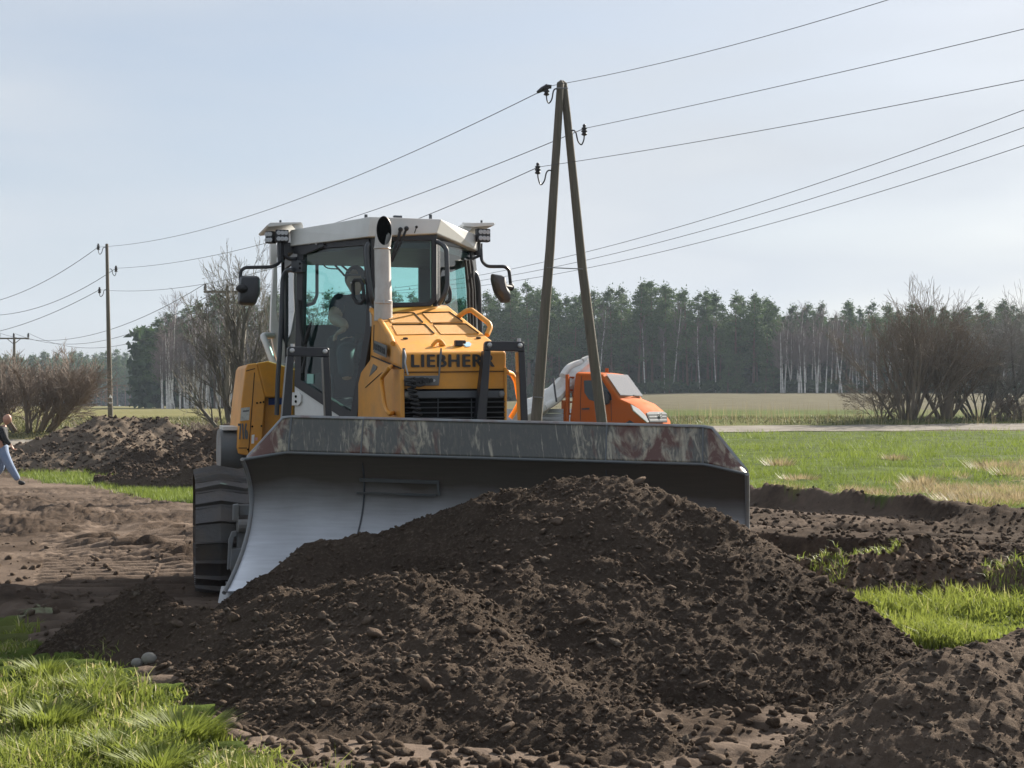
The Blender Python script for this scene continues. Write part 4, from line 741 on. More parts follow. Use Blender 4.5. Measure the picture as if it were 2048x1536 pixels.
# white rear-left pillar with its handrail
b = MB(); b.prism([D.Y(x, y, 3.30) for x, y in [(541, 486), (553, 486), (555, 560), (553, 620), (560, 662), (575, 700), (594, 735), (560, 737), (548, 700), (541, 660), (543, 600), (547, 535), (541, 525)]], (0, .10, 0)); b.build('cab_pillar', M['white'], dz, bevel=.006)
b = MB(); b.tube(fillet([D.Y(546, 671, 3.3), D.Y(525, 671, 3.2), D.Y(531, 684, 3.15), D.Y(546, 725, 3.05), D.Y(556, 733, 3.05), D.Y(572, 732, 3.1)], .05), .030, 10); b.build('cab_handrail', M['white'], dz, True)
# roof: centre, two oblique fascias, two lamp visors
zr0 = D.Y(735, 433, 1.55).z; 
rt = [V((-.34, 1.55, zr0)), V((.26, 1.55, zr0)), V((.80, 2.40, zr0-.03)), V((.80, 3.45, zr0-.05)), V((-.88, 3.45, zr0-.05)), V((-.88, 2.40, zr0-.03))]
bt = [D.Y(735, 474, 1.55), D.Y(873, 467, 1.55), V((.80, 2.40, zr0-.17)), V((.80, 3.45, zr0-.17)), V((-.88, 3.45, zr0-.17)), V((-.88, 2.40, zr0-.17))]
b = MB(); b.add(rt+bt, [(0, 1, 2, 3, 4, 5), (11, 10, 9, 8, 7, 6)]+[(k, 6+k, 6+(k+1) % 6, (k+1) % 6) for k in range(6)]); rf = b.build('cab_roof', M['white'], dz, bevel=.008)
def visor(top, bot, y0, y1, A=None):
    b = MB(); P = [D.Y(x, y, y0) for x, y in top]; b.prism(P, (0, y1-y0, 0)); return b.build('lamp_visor', M['white'], rf, bevel=.004)
visor([(534, 450), (541, 445), (603, 444), (603, 447), (583, 449), (537, 454)], None, 2.30, 3.0)
b = MB(); b.prism([D.Y(x, y, 2.33) for x, y in [(582, 447), (604, 445), (612, 470), (604, 490), (604, 470)]], (0, .03, 0)); b.build('visor_bracket', M['white'], rf)
visor([(928, 446), (988, 445), (990, 448), (988, 451), (950, 454), (928, 452)], None, 2.25, 3.0)
b = MB(); b.prism([D.Y(x, y, 2.3) for x, y in [(926, 445), (956, 446), (934, 466), (930, 492), (926, 482)]], (0, .03, 0)); b.build('visor_bracket', M['white'], rf)
b = MB()
for px, y in ((732, 1.65), (861, 1.65)): p = D.Y(px, 434, y); b.cyl(p-V((0, 0, .02)), p+V((0, 0, .02)), .014, 10)
p = D.Y(795, 434, 1.8); b.box(p, (.07, .05, .02))
for px in (561, 963): p = D.Y(px, 444, 2.5); b.cyl(p-V((0, 0, .02)), p+V((0, 0, .015)), .010, 8)
b.build('roof_bolt', M['slate'], rf)
# work lamps
def lamp(px0, py0, px1, py1, y, rz):
    c = D.Y((px0+px1)/2, (py0+py1)/2, y); w = D.Y(px1, py0, y).x-D.Y(px0, py0, y).x; h = D.Y(px0, py0, y).z-D.Y(px0, py1, y).z
    e = MB(); Mx = Matrix.Translation(c) @ Matrix.Rotation(rz, 4, 'Z')
    e.add([Mx @ V((a*w/2, q*.07, k*h/2)) for a in (-1, 1) for q in (-.5, .5) for k in (-1, 1)], [(0,1,3,2),(4,6,7,5),(0,4,5,1),(2,3,7,6),(0,2,6,4),(1,5,7,3)])
    body = e.build('work_lamp', M['black'], dz, bevel=.008); e = MB()
    for a in (-.28, 0, .28):
        for k in (-.24, .24): e.lathe(Mx @ V((a*w, -.036, k*h)), [(h*.16, 0), (h*.18, .006), (h*.10, .008)], Mx.to_3x3() @ V((0, -1, 0)), 10)
    e.build('led_lens', M['lens'], body)
lamp(533, 463, 551, 487, 2.45, -.7); lamp(551, 460, 577, 485, 2.38, -.05); lamp(952, 458, 979, 484, 2.32, .12)
# lamp brackets and mirror mounts
b = MB(); b.tube([D.Y(561, 485, 2.42), D.Y(561, 525, 2.42)], .028, 8); b.tube(bez([D.Y(566, 510, 2.42), D.Y(580, 518, 2.42), D.Y(597, 517, 2.42)]), .016, 8); b.prism([D.Y(x, y, 2.45) for x, y in [(555, 486), (604, 484), (604, 500), (598, 505), (576, 505), (576, 515), (555, 512)]], (0, .05, 0)); b.build('lamp_bracket', M['black'], dz, True)
b = MB(); b.prism([D.Y(x, y, 2.45) for x, y in [(916, 486), (926, 484), (946, 492), (965, 486), (965, 508), (950, 510), (918, 504), (912, 496)]], (0, .06, 0)); b.tube([D.Y(955, 484, 2.4), D.Y(957, 510, 2.4)], .03, 8); b.tube([D.Y(940, 505, 2.4), D.Y(940, 520, 2.4), D.Y(960, 511, 2.4)], .014, 8); b.build('lamp_bracket', M['black'], dz, True)
# mirrors
b = MB(); b.tube(fillet([D.Y(561, 505, 2.42), D.Y(561, 525, 2.40), D.Y(545, 534, 2.36), D.Y(490, 535, 2.3), D.Y(481, 542, 2.3), D.Y(481, 574, 2.3)], .05), .0155, 8); ma = b.build('mirror_arm', M['black'], dz, True)
def rr_(pts, n=5):
    P = [Vector((x, y, 0)) for x, y in pts]; out = []
    for i in range(len(P)):
        A, B_, c = P[i], P[i-1], P[(i+1) % len(P)]; q = min((A-B_).length, (A-c).length)*.28; a = A+(B_-A).normalized()*q; e = A+(c-A).normalized()*q
        out += [a*(1-t)**2+A*2*t*(1-t)+e*t*t for t in [k/n for k in range(n+1)]]
    return [(p.x, p.y) for p in out]
def domed(pts, y, dep, mat, parent, name):
    P = [D.Y(px, py, y) for px, py in rr_(pts)]; c = sum(P, V())/len(P); n = len(P); b = MB(); L1 = [c+(p-c)*.86+V((0, -dep*.7, 0)) for p in P]; L2 = [c+(p-c)*.45+V((0, -dep, 0)) for p in P]; bk = [p+V((0, .02, 0)) for p in P]
    vs_ = P+L1+L2+bk; fs = []
    for a, q in ((0, 1), (1, 2), (3, 0)): fs += [(a*n+k, a*n+(k+1) % n, q*n+(k+1) % n, q*n+k) for k in range(n)]
    fs += [tuple(range(2*n, 3*n)), tuple(range(4*n-1, 3*n-1, -1))]; b.add(vs_, fs); return b.build(name, mat, parent, True)
domed([(480, 551), (520, 552), (520, 585), (511, 611), (476, 609), (477, 580)], 2.26, .05, M['mirror'], ma, 'mirror')
b = MB(); b.ball(D.Y(484, 577, 2.2), (.05, .05, .038)); b.tube([D.Y(472, 577, 2.2), D.Y(484, 577, 2.2)], .012, 6); b.build('mirror_clamp', M['rubber'], ma, True)
b = MB(); b.tube(fillet([D.Y(962, 498, 2.4), D.Y(963, 522, 2.38), D.Y(974, 533, 2.34), D.Y(1010, 533, 2.3), D.Y(1018, 540, 2.3), D.Y(1022, 574, 2.3)], .05), .0155, 8); ma = b.build('mirror_arm', M['black'], dz, True)
domed([(983, 547), (1007, 551), (1012, 572), (1020, 590), (1020, 605), (1003, 606), (988, 585), (982, 560)], 2.26, .09, M['mirror_lit'], ma, 'mirror')
b = MB(); b.ball(D.Y(1022, 574, 2.28), (.03, .03, .035)); b.tube([D.Y(1010, 573, 2.2), D.Y(1022, 575, 2.25)], .022, 8); b.build('mirror_clamp', M['rubber'], ma, True)
# grab rails round the cab
b = MB(); b.tube(fillet([D.V(x, y, BL, F0)-nL*.07 for x, y in [(600, 541), (586, 541), (578, 556), (575, 640), (572, 700), (568, 760), (566, 830)]], .05), .021, 8); b.build('grab_rail', M['slate'], dz, True)
b = MB(); b.tube(bez([D.Y(737, 487, 1.5), D.Y(733, 500, 1.48), D.Y(736, 540, 1.46), D.Y(742, 590, 1.46), D.Y(748, 608, 1.5)]), .020, 8); b.build('grab_rail', M['slate'], dz, True)
b = MB(); b.tube(fillet([D.Y(874, 484, 1.58), D.Y(884, 488, 1.54), D.Y(893, 498, 1.5), D.Y(895, 570, 1.5), D.Y(889, 590, 1.5), D.Y(877, 608, 1.56)], .06), .020, 8); b.build('grab_rail', M['slate'], dz, True)
b = MB(); b.tube(bez([D.Y(897, 572, 1.7), D.Y(900, 585, 1.7), D.Y(899, 600, 1.7), D.Y(890, 606, 1.7)]), .016, 8); b.build('grab_rail', M['black'], dz, True)
b = MB(); b.tube(fillet([D.Y(944, 541, 2.5), D.Y(952, 548, 2.5), D.Y(957, 565, 2.5), D.Y(960, 640, 2.5), D.Y(963, 700, 2.5)], .05), .022, 8); b.build('grab_rail', M['slate'], dz, True)
for (x, w) in ((929, .012), (935, .016), (941, .010)):
    b = MB(); b.tube([D.V(x-5, 520, F1, BR)-nR*.03, D.V(x, 580, F1, BR)-nR*.035, D.V(x+4, 670, F1, BR)-nR*.03], [w, w*1.3, w*.8], 6); b.build('side_wiper', M['rubber'], dz, True)
b = MB(); b.prism([p-nR*.02 for p in RP((934, 520), (941, 520), (941, 548), (934, 546))], nR*.02); b.build('hinge', M['white'], dz)
for P, r in (([(801, 459), (797, 475), (782, 522)], .013), ([(813, 457), (806, 475), (784, 524)], .010), ([(833, 454), (829, 466)], .004)):
    b = MB(); pp = [D.Y(x, y, 1.50) for x, y in P]; b.tube(pp, [r, r, r*.6] if len(pp) == 3 else r, 8); b.ball(pp[0], .02 if r > .005 else .012); b.build('front_wiper', M['rubber'], dz, True)
# ---- left fender box, tank
yF = 2.75
b = MB(); A = [D.Y(x, y, yF) for x, y in [(491, 736), (496, 728), (514, 726), (531, 795), (524, 905), (500, 912), (478, 908), (475, 895), (483, 800)]]; b.prism(A, (0, .9, 0))
fa, fc, fe = D.Y(514, 726, yF), D.Y(531, 795, yF), D.Y(600, 760, yF+.12); fn = (fc-fa).cross(fe-fa); Bf = [D.hit(x, y, fa, fn) for x, y in [(514, 726), (537, 722), (600, 742), (600, 794), (531, 795)]]; b.prism(Bf, (0, .7, 0))
b.prism([D.Y(x, y, yF+.10) for x, y in [(530, 794), (600, 793), (600, 900), (523, 905)]], (0, .8, 0)); fb = b.build('side_fender', M['yellow'], dz, bevel=.012)
b = MB(); b.prism([D.Y(x, y, yF-.012) for x, y in [(513, 808), (528, 806), (521, 905), (499, 905)]], (0, .01, 0)); b.build('cover_plate', M['yellow'], fb, bevel=.002)
b = MB()
for x, y in ((514, 806), (521, 805), (527, 804), (504.5, 853), (523, 852), (496, 899), (507, 902)): p = D.Y(x, y, yF-.012); b.cyl(p, p+V((0, -.008, 0)), .009, 8)
b.build('bolt', M['soot'], fb)
b = MB(); b.tube([D.Y(x, y, yF-.002) for x, y in [(509, 745), (505, 800), (497, 905)]], .004, 5); b.tube([D.Y(492, 742, yF-.002), D.Y(510, 737, yF-.002)], .004, 5); b.tube([D.Y(477, 896, yF-.002), D.Y(494, 896, yF-.002)], .004, 5); b.build('panel_seam', M['line'], fb)
b = MB(); b.prism([D.Y(x, y, yF-.004) for x, y in [(482.5, 816), (500, 814), (498, 840), (480.5, 842)]], (0, .006, 0)); b.build('owner_sticker', M['sticker'], fb)
b = MB(); b.prism([D.Y(x, y, yF-.006) for x, y in [(486, 821), (498, 820), (497.8, 823), (485.8, 824)]], (0, .003, 0)); b.build('sticker_print', M['dgrey'], fb)
text('716', 'model_number', D.Y(478.5, 879, yF-.004), D.Y(495.5, 878, yF-.004), D.Y(480, 847, yF).z-D.Y(480, 879, yF).z, M['dgrey'], parent=fb, bold=.03)
b = MB(); b.prism([D.Y(x, y, yF+.09) for x, y in [(537, 796), (566, 796), (566, 809), (537, 810)]], (0, .008, 0)); b.build('info_sticker', M['blue'], fb)
b = MB(); b.prism([D.Y(x, y, yF-.016) for x, y in [(503.5, 870), (509, 869), (508, 887), (502.5, 887)]], (0, .003, 0)); b.build('barcode_sticker', M['signw'], fb)
b = MB(); b.prism([D.Y(x, y, yF-.016) for x, y in [(510.5, 875), (515.5, 875), (515, 881), (510, 881)]], (0, .003, 0)); b.build('sticker', M['pink'], fb)
b = MB(); xt = D.Y(440, 900, 3.0).x; zt0, zt1 = D.Y(440, 945, 3.0).z, D.Y(440, 858, 3.0).z; hh = zt1-zt0; pr = []
for k in range(24): a = 2*math.pi*k/24; c_, s2 = math.cos(a), math.sin(a); pr.append((xt, 3.1+.26*math.copysign(abs(c_)**.8, c_), zt0+hh/2+hh/2*math.copysign(abs(s2)**.8, s2)))
b.prism(pr, (.7, 0, 0)); tk = b.build('hydraulic_tank', M['grey'], dz, True)
b = MB(); b.prism([(p[0]-.005, p[1], zt0+hh/2+(p[2]-zt0-hh/2)*.97) for p in pr], (.006, 0, 0)); b.build('tank_end', M['lightgrey'], tk)
b = MB(); b.prism([(xt+.02, 2.9, zt1-.01), (xt+.7, 2.9, zt1-.01), (xt+.7, 3.3, zt1), (xt+.02, 3.3, zt1)], (0, 0, .03)); b.build('tank_top', M['white'], tk)
b = MB(); b.prism([D.Y(x, y, 2.95) for x, y in [(441, 944), (498, 936), (498, 925), (450, 925)]], (0, .3, 0)); b.build('tank_bracket', M['yellow'], tk)
# ---- black uprights behind the blade
for P, y in (((576, 693, 658, 695, 575, 712, 659, 714, 563, 581, 652, 665), .12), ((971, 682, 1048, 683, 969, 701, 1050, 703, 952, 971, 1042, 1057), -.16)):
    x0, y0, x1, y1, x2, y2, x3, y3, a0, a1, a2, a3 = P
    b = MB(); b.prism([D.Y(*p, y) for p in [(x0+3, y0), (x1-3, y1), (x1+1, y1+4), (x3, y3), (x2, y2), (x0-1, y0+4)]], (0, .05, 0))
    b.prism([D.Y(*p, y+.005) for p in [(x2, y2), (x2+13, y2), (a1, 870), (a0-2, 870)]], (0, .10, 0)); b.prism([D.Y(*p, y+.005) for p in [(x3-13, y3), (x3, y3), (a3+1, 870), (a2+1, 870)]], (0, .10, 0))
    g = b.build('blade_upright', M['black'], dz, bevel=.006); b = MB()
    for px, py in ((x0+8, y0+8), (x1-8, y1+8)): p = D.Y(px, py, y); b.lathe(p, [(.018, 0), (.018, .010), (.010, .016)], (0, -1, 0), 12)
    p = D.Y(x1-10 if x0 > 800 else x0+9, y0-2, y+.02); b.cyl(p-V((0, 0, .02)), p+V((0, 0, .012)), .015, 10); b.build('bolt', M['chrome'], g)

# ---- blade (own frame: s along, f forward, h up)
eb = V((3.47, -.58, 0)).normalized(); nb = V((eb.y, -eb.x, 0)); nb = nb if nb.y < 0 else -nb
BC = V((-.145, 10.69, 0)); ROLL = .0225
def BW(s, f, h): w = BC+eb*s+nb*f+V((0, 0, 1))*(h-s*ROLL); return D.I @ w
HL = 1.76
def prof(h):    # mould board section: forward offset at height h (0 cutting edge, .95 top corner)
    t = h/.95; return .43*(1-t)**2 - .98*t*(1-t)
def bladeskin(name, hs, ff, mat, thick, wear, extra=None, ns=181):
    ss = np.linspace(-HL, HL, ns); Vv = []; Wv = []
    for s in ss:
        for h in hs:
            f_, hh = ff(s, h); Vv.append(BW(s, f_, hh)); Wv.append(wear(s, h))
    nf = len(Vv); me_f = grid_faces(ns, len(hs)); bk = [BW(s, ff(s, h)[0]-thick, ff(s, h)[1]) for s in ss for h in hs]; A_ = np.array([v[:] for v in Vv]+[v[:] for v in bk])
    nh = len(hs); fs = [me_f, me_f[:, ::-1]+nf]; e = []
    for i in range(ns-1):
        for j in (0, nh-1): e.append([i*nh+j, (i+1)*nh+j, nf+(i+1)*nh+j, nf+i*nh+j])
    for j in range(nh-1):
        for i in (0, ns-1): e.append([i*nh+j, i*nh+j+1, nf+i*nh+j+1, nf+i*nh+j])
    me = npmesh(name, A_, np.concatenate(fs+[np.array(e)])); fattr(me, 'wear', Wv+Wv); fattr(me, 'hh', [h for s in ss for h in hs]*2); return link(name, me, mat, dz, False)
bend = lambda s: max(0, (abs(s)-(HL-.28))/.28)        # wing tips bend forward
def mbf(s, h): return prof(h)+.09*bend(s)*1.0, h*(1-.055*bend(s)**1.0*(h/.95)) if h > .6 else h
# materials of the blade
m, t, o = newmat('polished_mouldboard'); Lk = t.links.new; bs = N(t, 'ShaderNodeBsdfPrincipled'); tc = N(t, 'ShaderNodeTexCoord'); at = N(t, 'ShaderNodeAttribute', attribute_name='hh')
n1 = N(t, 'ShaderNodeTexNoise'); n1.inputs['Scale'].default_value = 2.2; n1.inputs['Detail'].default_value = 7; Lk(tc.outputs['Object'], n1.inputs['Vector'])
mp = N(t, 'ShaderNodeMapping'); mp.inputs['Scale'].default_value = (2.5, 2.5, 38); n2 = N(t, 'ShaderNodeTexNoise'); n2.inputs['Scale'].default_value = 1.5; n2.inputs['Detail'].default_value = 4; Lk(tc.outputs['Object'], mp.inputs[0]); Lk(mp.outputs[0], n2.inputs['Vector'])
ad = N(t, 'ShaderNodeMath', operation='MULTIPLY_ADD'); ad.inputs[1].default_value = .22; Lk(n1.outputs['Fac'], ad.inputs[0]); Lk(at.outputs['Fac'], ad.inputs[2])
rg = N(t, 'ShaderNodeMapRange'); rg.inputs['From Min'].default_value = .28; rg.inputs['From Max'].default_value = .88; Lk(ad.outputs[0], rg.inputs['Value'])
mx = N(t, 'ShaderNodeMix', data_type='RGBA'); mx.inputs['A'].default_value = (.66, .69, .74, 1); mx.inputs['B'].default_value = (.075, .062, .05, 1); Lk(rg.outputs['Result'], mx.inputs['Factor'])  # grime above polished steel; the sky reflection's vertical gradient is painted in too
hv = N(t, 'ShaderNodeHueSaturation'); r2 = N(t, 'ShaderNodeMapRange'); r2.inputs['To Min'].default_value = .80; r2.inputs['To Max'].default_value = 1.20; Lk(n2.outputs['Fac'], r2.inputs['Value']); Lk(r2.outputs['Result'], hv.inputs['Value']); Lk(mx.outputs['Result'], hv.inputs['Color']); Lk(hv.outputs[0], bs.inputs['Base Color'])
mt = N(t, 'ShaderNodeMapRange'); mt.inputs['To Min'].default_value = .85; mt.inputs['To Max'].default_value = .1; Lk(rg.outputs['Result'], mt.inputs['Value']); Lk(mt.outputs['Result'], bs.inputs['Metallic'])
ro_ = N(t, 'ShaderNodeMapRange'); ro_.inputs['To Min'].default_value = .38; ro_.inputs['To Max'].default_value = .8; Lk(rg.outputs['Result'], ro_.inputs['Value']); Lk(ro_.outputs['Result'], bs.inputs['Roughness']); Lk(bs.outputs[0], o.inputs['Surface']); M['mould'] = m
m, t, o = newmat('scratched_blade_paint'); Lk = t.links.new; bs = N(t, 'ShaderNodeBsdfPrincipled'); bs.inputs['Coat Weight'].default_value = .1; tc = N(t, 'ShaderNodeTexCoord'); at = N(t, 'ShaderNodeAttribute', attribute_name='wear')
def sn(scale, sc, rot, det=6, dist=0.):
    mp = N(t, 'ShaderNodeMapping'); mp.inputs['Scale'].default_value = sc; mp.inputs['Rotation'].default_value = rot; n = N(t, 'ShaderNodeTexNoise'); n.inputs['Scale'].default_value = scale; n.inputs['Detail'].default_value = det; n.inputs['Distortion'].default_value = dist; n.inputs['Roughness'].default_value = .6
    Lk(tc.outputs['Object'], mp.inputs[0]); Lk(mp.outputs[0], n.inputs['Vector']); return n.outputs['Fac']
def wm(src, k, lo_, hi_):
    a = N(t, 'ShaderNodeMath', operation='MULTIPLY_ADD'); a.inputs[1].default_value = k; Lk(at.outputs['Fac'], a.inputs[0]); Lk(src, a.inputs[2]); r = N(t, 'ShaderNodeMapRange'); r.inputs['From Min'].default_value = lo_; r.inputs['From Max'].default_value = hi_; Lk(a.outputs[0], r.inputs['Value']); return r.outputs['Result']
def mixc(f, A_, B_):
    x = N(t, 'ShaderNodeMix', data_type='RGBA'); Lk(f, x.inputs['Factor'])
    for nm_, q in (('A', A_), ('B', B_)):
        if isinstance(q, tuple): x.inputs[nm_].default_value = (*q, 1)
        else: Lk(q, x.inputs[nm_])
    return x.outputs['Result']
s1 = sn(5.5, (2.4, 1, .9), (0, R(25), 0), 11, 1.6); s2_ = sn(7, (3.2, 1, .45), (0, R(38), 0), 7, .5); s3 = sn(4.6, (1.6, 1, .8), (0, R(-10), 0), 8, 1.1); s4 = sn(1.3, (1, 1, 1), (0, 0, 0), 6)
s5 = sn(11, (7, 1, .35), (0, R(52), 0), 5, .3); s6 = sn(12, (4, 1, 1.2), (0, R(8), 0), 9, .8)
c = mixc(s4, (.042, .044, .041), (.080, .080, .073)); c = mixc(wm(s6, .30, .55, .95), c, (.13, .118, .09)); c = mixc(wm(s1, .62, .74, .93), c, (.34, .30, .22)); c = mixc(wm(s2_, .20, .64, .74), c, (.34, .31, .24)); c = mixc(wm(s5, .18, .64, .74), c, (.26, .24, .19)); c = mixc(wm(s3, .60, .76, .90), c, (.085, .032, .022)); Lk(c, bs.inputs['Base Color'])
bs.inputs['Roughness'].default_value = .42; bp = N(t, 'ShaderNodeBump'); bp.inputs['Strength'].default_value = .25; bp.inputs['Distance'].default_value = .02; Lk(s1, bp.inputs['Height']); Lk(bp.outputs[0], bs.inputs['Normal']); Lk(bs.outputs[0], o.inputs['Surface']); M['visor'] = m
def wear(s, h):
    w = .12+.35*math.exp(-((s+.93)/.10)**2)+.30*math.exp(-((s+.55)/.22)**2)+.62*math.exp(-((s+1.68)/.22)**2)+.12*math.exp(-((s+1.2)/.25)**2)*(1 if h < 1.12 else 0)
    if s > .55: w = .46+.10*math.sin(s*7)
    if .0 < s < .5: w *= .75
    if s > 1.5: w = .62
    return w
bladeskin('mouldboard', list(np.linspace(.02, .975, 34)), mbf, M['mould'], .022, wear)
def vsf(s, h):
    t_ = (h-.975)/(.25); top = 1.222-max(0, bend(s)-.0)*.0; zt_ = .975-(.052*bend(s)); hh = zt_+(h-.975)*(1-.98*max(0, (abs(s)-(HL-.24))/.24))
    return .012+.09*bend(s)-.075*t_, hh
ns_h = list(np.linspace(.975, 1.225, 12)); vz = bladeskin('spill_guard', ns_h, vsf, M['visor'], .02, wear)
# top rim bar, lower lip, hinge seam, wing edges
b = MB(); rim = [BW(s, vsf(s, 1.225)[0]-.01, vsf(s, 1.225)[1]) for s in np.linspace(-HL+.0, HL-.0, 60)]; b.tube(rim, .014, 8); b.build('guard_rim', paint('worn_rim_steel', (.22, .23, .235), .3, .6, dirt=(.16, .07, .045), damt=.8, dscale=6), vz, True)
b = MB(); b.tube([BW(s, mbf(s, .972)[0]+.012, mbf(s, .972)[1]) for s in np.linspace(-HL, HL, 60)], .010, 8); b.build('weld_seam', M['grey'], vz, True)
for s0 in (-.93, .80):
    b = MB(); b.tube([BW(s0-(.10 if s0 < 0 else .06)*(1-h/.95)**1.2, prof(h)+.004, h) for h in np.linspace(.03, .97, 18)], .006, 6); b.build('wing_joint', M['slate'], dz, True)
for s0 in (-HL+.30, -.93, .80, HL-.30):
    b = MB(); b.tube([BW(s0, vsf(s0, h)[0]+.004, vsf(s0, h)[1]) for h in (.98, 1.1, 1.22)], .006, 6); b.build('guard_seam', M['grey'], vz)
for sx in (-1, 1):
    b = MB(); e = HL; b.add([], []); pts = [BW(sx*e, mbf(e, h)[0]+.015, mbf(e, h)[1]) for h in np.linspace(.02, .975, 16)]; b.tube(pts, .016, 8); b.build('wing_edge', M['lightgrey'], dz, True)
# cutting edges with end bits
b = MB(); b.add([BW(s, f_, h) for s in (-HL-.06, HL+.06) for f_, h in ((.39, .05), (.455, -.055), (.43, -.06), (.365, .05))], [(0, 1, 5, 4), (1, 2, 6, 5), (2, 3, 7, 6), (3, 0, 4, 7), (0, 3, 2, 1), (4, 5, 6, 7)]); b.build('cutting_edge', M['chrome'], dz)
# camera step / bracket on the mouldboard
b = MB()
for (h0, h1, s0, s1_) in ((.80, .775, -.97, -.40), (.70, .685, -1.0, -.42)): b.add([BW(s, f_, h) for s in (s0, s1_) for f_, h in ((prof(h0)+.004, h0), (prof(h0)+.035, h0-.005), (prof(h1)+.03, h1), (prof(h1)+.004, h1))], [(0, 1, 5, 4), (1, 2, 6, 5), (2, 3, 7, 6), (3, 0, 4, 7), (0, 3, 2, 1), (4, 5, 6, 7)])
b.prism([BW(-.41, prof(h)+.004, h) for h in (.80, .69)]+[BW(-.395, prof(h)+.004, h) for h in (.69, .80)], BW(0, .02, 0)-BW(0, 0, 0)); b.build('blade_step', M['grey'], dz)
b = MB()
for s0 in (-1.2, -.5, .2, .9): b.box(BW(s0, -.40, .5), (.05, .12, .7), rz=R(-25))
b.box(BW(-.1, -.46, .45), (1.3, .10, .4), rz=R(-25)); b.build('blade_rib', M['grey'], dz)
# ================================================================ flatbed truck
TT = R(-25); gz = float(ground(4.6, 44.5, False)); tp0 = W3(1136, 900, 44.6); T = Frame((tp0.x, 44.6, .06), TT)
tr = empty('flatbed_truck', (tp0.x, 44.6, .06), TT, label='orange flatbed truck parked behind the twin leg pole', cat='truck')
TY = lambda pts, y=0.: [T.Y(px, py, y) for px, py in pts]
WD = 1.95
side = TY([(1151, 747), (1204, 749.5), (1238, 798), (1266, 811), (1284, 826), (1296, 844), (1299, 868)]); s_bot = [V((side[-1].x-.15, 0, .35)), V((0.12, 0, .35)), V((.05, 0, 1.0))]
near = [V((p.x, 0, p.z)) for p in side]+s_bot; far = [V((p.x, WD, p.z)) for p in near]
def crown(p, y, k): q = V(p); q.y = y; q.z += k; return q
b = MB(); n_ = len(near); rows = [near]
for f, dz_ in ((.08, .05), (.5, .07), (.92, .05), (1, 0)): rows.append([crown(p, WD*f, dz_*(1 if i in (0, 1, 3, 4) else .5) if i < 6 else 0)+(V((.07, 0, 0))*(1-abs(f-.5)*2) if i in (2, 3, 4, 5, 6) else V()) for i, p in enumerate(near)])
vs_ = [p for r in rows for p in r]; fs = [(i*n_+k, i*n_+(k+1) % n_, (i+1)*n_+(k+1) % n_, (i+1)*n_+k) for i in range(len(rows)-1) for k in range(n_)]
b.add(vs_, fs+[tuple(range(n_)), tuple(len(vs_)-1-k for k in range(n_))]); cabt = b.build('cab', M['orange'], tr, True, bevel=.04)
def onrow(i, f, t): # point on the slope between profile points i and i+1
    a = near[i].lerp(near[i+1], t); dz_ = .055; return V((a.x+.07*(1-abs(f-.5)*2), WD*f, a.z+dz_*.9))
wn = (near[2]-near[1]); wn = V((-wn.z, 0, wn.x)).normalized(); wn = wn if wn.z > 0 else -wn
b = MB(); b.prism([p+wn*.05 for p in (onrow(1, .05, .07), onrow(1, .95, .07), onrow(1, .97, .97), onrow(1, .03, .97))], wn*.01); ws = b.build('windscreen', M['glass_bright'], cabt)
b = MB(); b.tube([onrow(1, .05, .95)+wn*.05, onrow(1, .45, .97)+wn*.05], .018, 5); b.tube([onrow(1, .5, .95)+wn*.05, onrow(1, .9, .97)+wn*.05], .018, 5); b.build('wiper', M['rubber'], ws)
b = MB(); b.prism([p+V((0, -.012, 0)) for p in TY([(1168, 761), (1204, 760), (1222, 789), (1224, 800), (1196, 805), (1178, 799), (1169, 785)])], (0, .006, 0)); b.build('side_window', paint('dark_side_glass', (.02, .03, .035), .08), cabt)
b = MB(); b.prism([p+V((0, -.16, 0)) for p in TY([(1206, 784), (1215, 783), (1221, 793), (1221, 806), (1214, 810), (1207, 806)])], (0, .14, 0)); b.build('wing_mirror', M['black'], cabt, bevel=.03)
b = MB(); b.prism([p+V((0, -.03, 0)) for p in TY([(1164, 816.5), (1179, 815.5), (1179, 819), (1164, 819.5)])], (0, .025, 0)); b.build('door_handle', M['black'], cabt)
b = MB()
for P in ([(1163, 752), (1161, 800), (1161, 842)], [(1196, 806), (1196, 845)], [(1222, 800), (1223, 842)]): b.tube([p+V((0, -.004, 0)) for p in TY(P)], .009, 4)
b.build('door_seam', M['line'], cabt)
def face(px, py, k=0.): return T.hit(px, py, (near[4].x+.26, .2, near[4].z), (1, 0, .18))+V((k, 0, 0))
b = MB(); b.prism([face(*p) for p in [(1260, 809), (1265, 812), (1277, 819), (1290, 832), (1297, 845), (1293, 846), (1280, 835), (1265, 822)]], (.03, 0, .01)); b.build('headlight', M['lens'], cabt, bevel=.01)
b = MB(); b.prism([face(*p) for p in [(1291, 827), (1297, 824.5), (1326, 824.5), (1332, 827), (1333, 845), (1298, 845)]], (.03, 0, .01)); gr = b.build('grille', M['black'], cabt)
for pts in ([(1292, 827), (1297, 824), (1326, 824), (1331, 827), (1331, 829), (1293, 829.5)], [(1296, 832.5), (1330, 832), (1331, 834.5), (1297, 835)], [(1297, 839), (1331, 838.5), (1331.5, 841.5), (1298, 842)]):
    b = MB(); b.prism([face(*p, .012) for p in pts], (.02, 0, .01)); b.build('chrome_bar', M['chrome'], gr)
b = MB(); c_ = face(1317, 831, .07); b.tube([c_+V((0, .075*math.cos(a), .075*math.sin(a))) for a in [2*math.pi*k/16 for k in range(17)]], .012, 6, False); b.tube([c_+V((0, -.085, 0)), c_+V((0, .02, .012)), c_+V((0, -.02, -.012)), c_+V((0, .085, 0))], .011, 5); b.build('emblem', M['chrome'], gr, True)
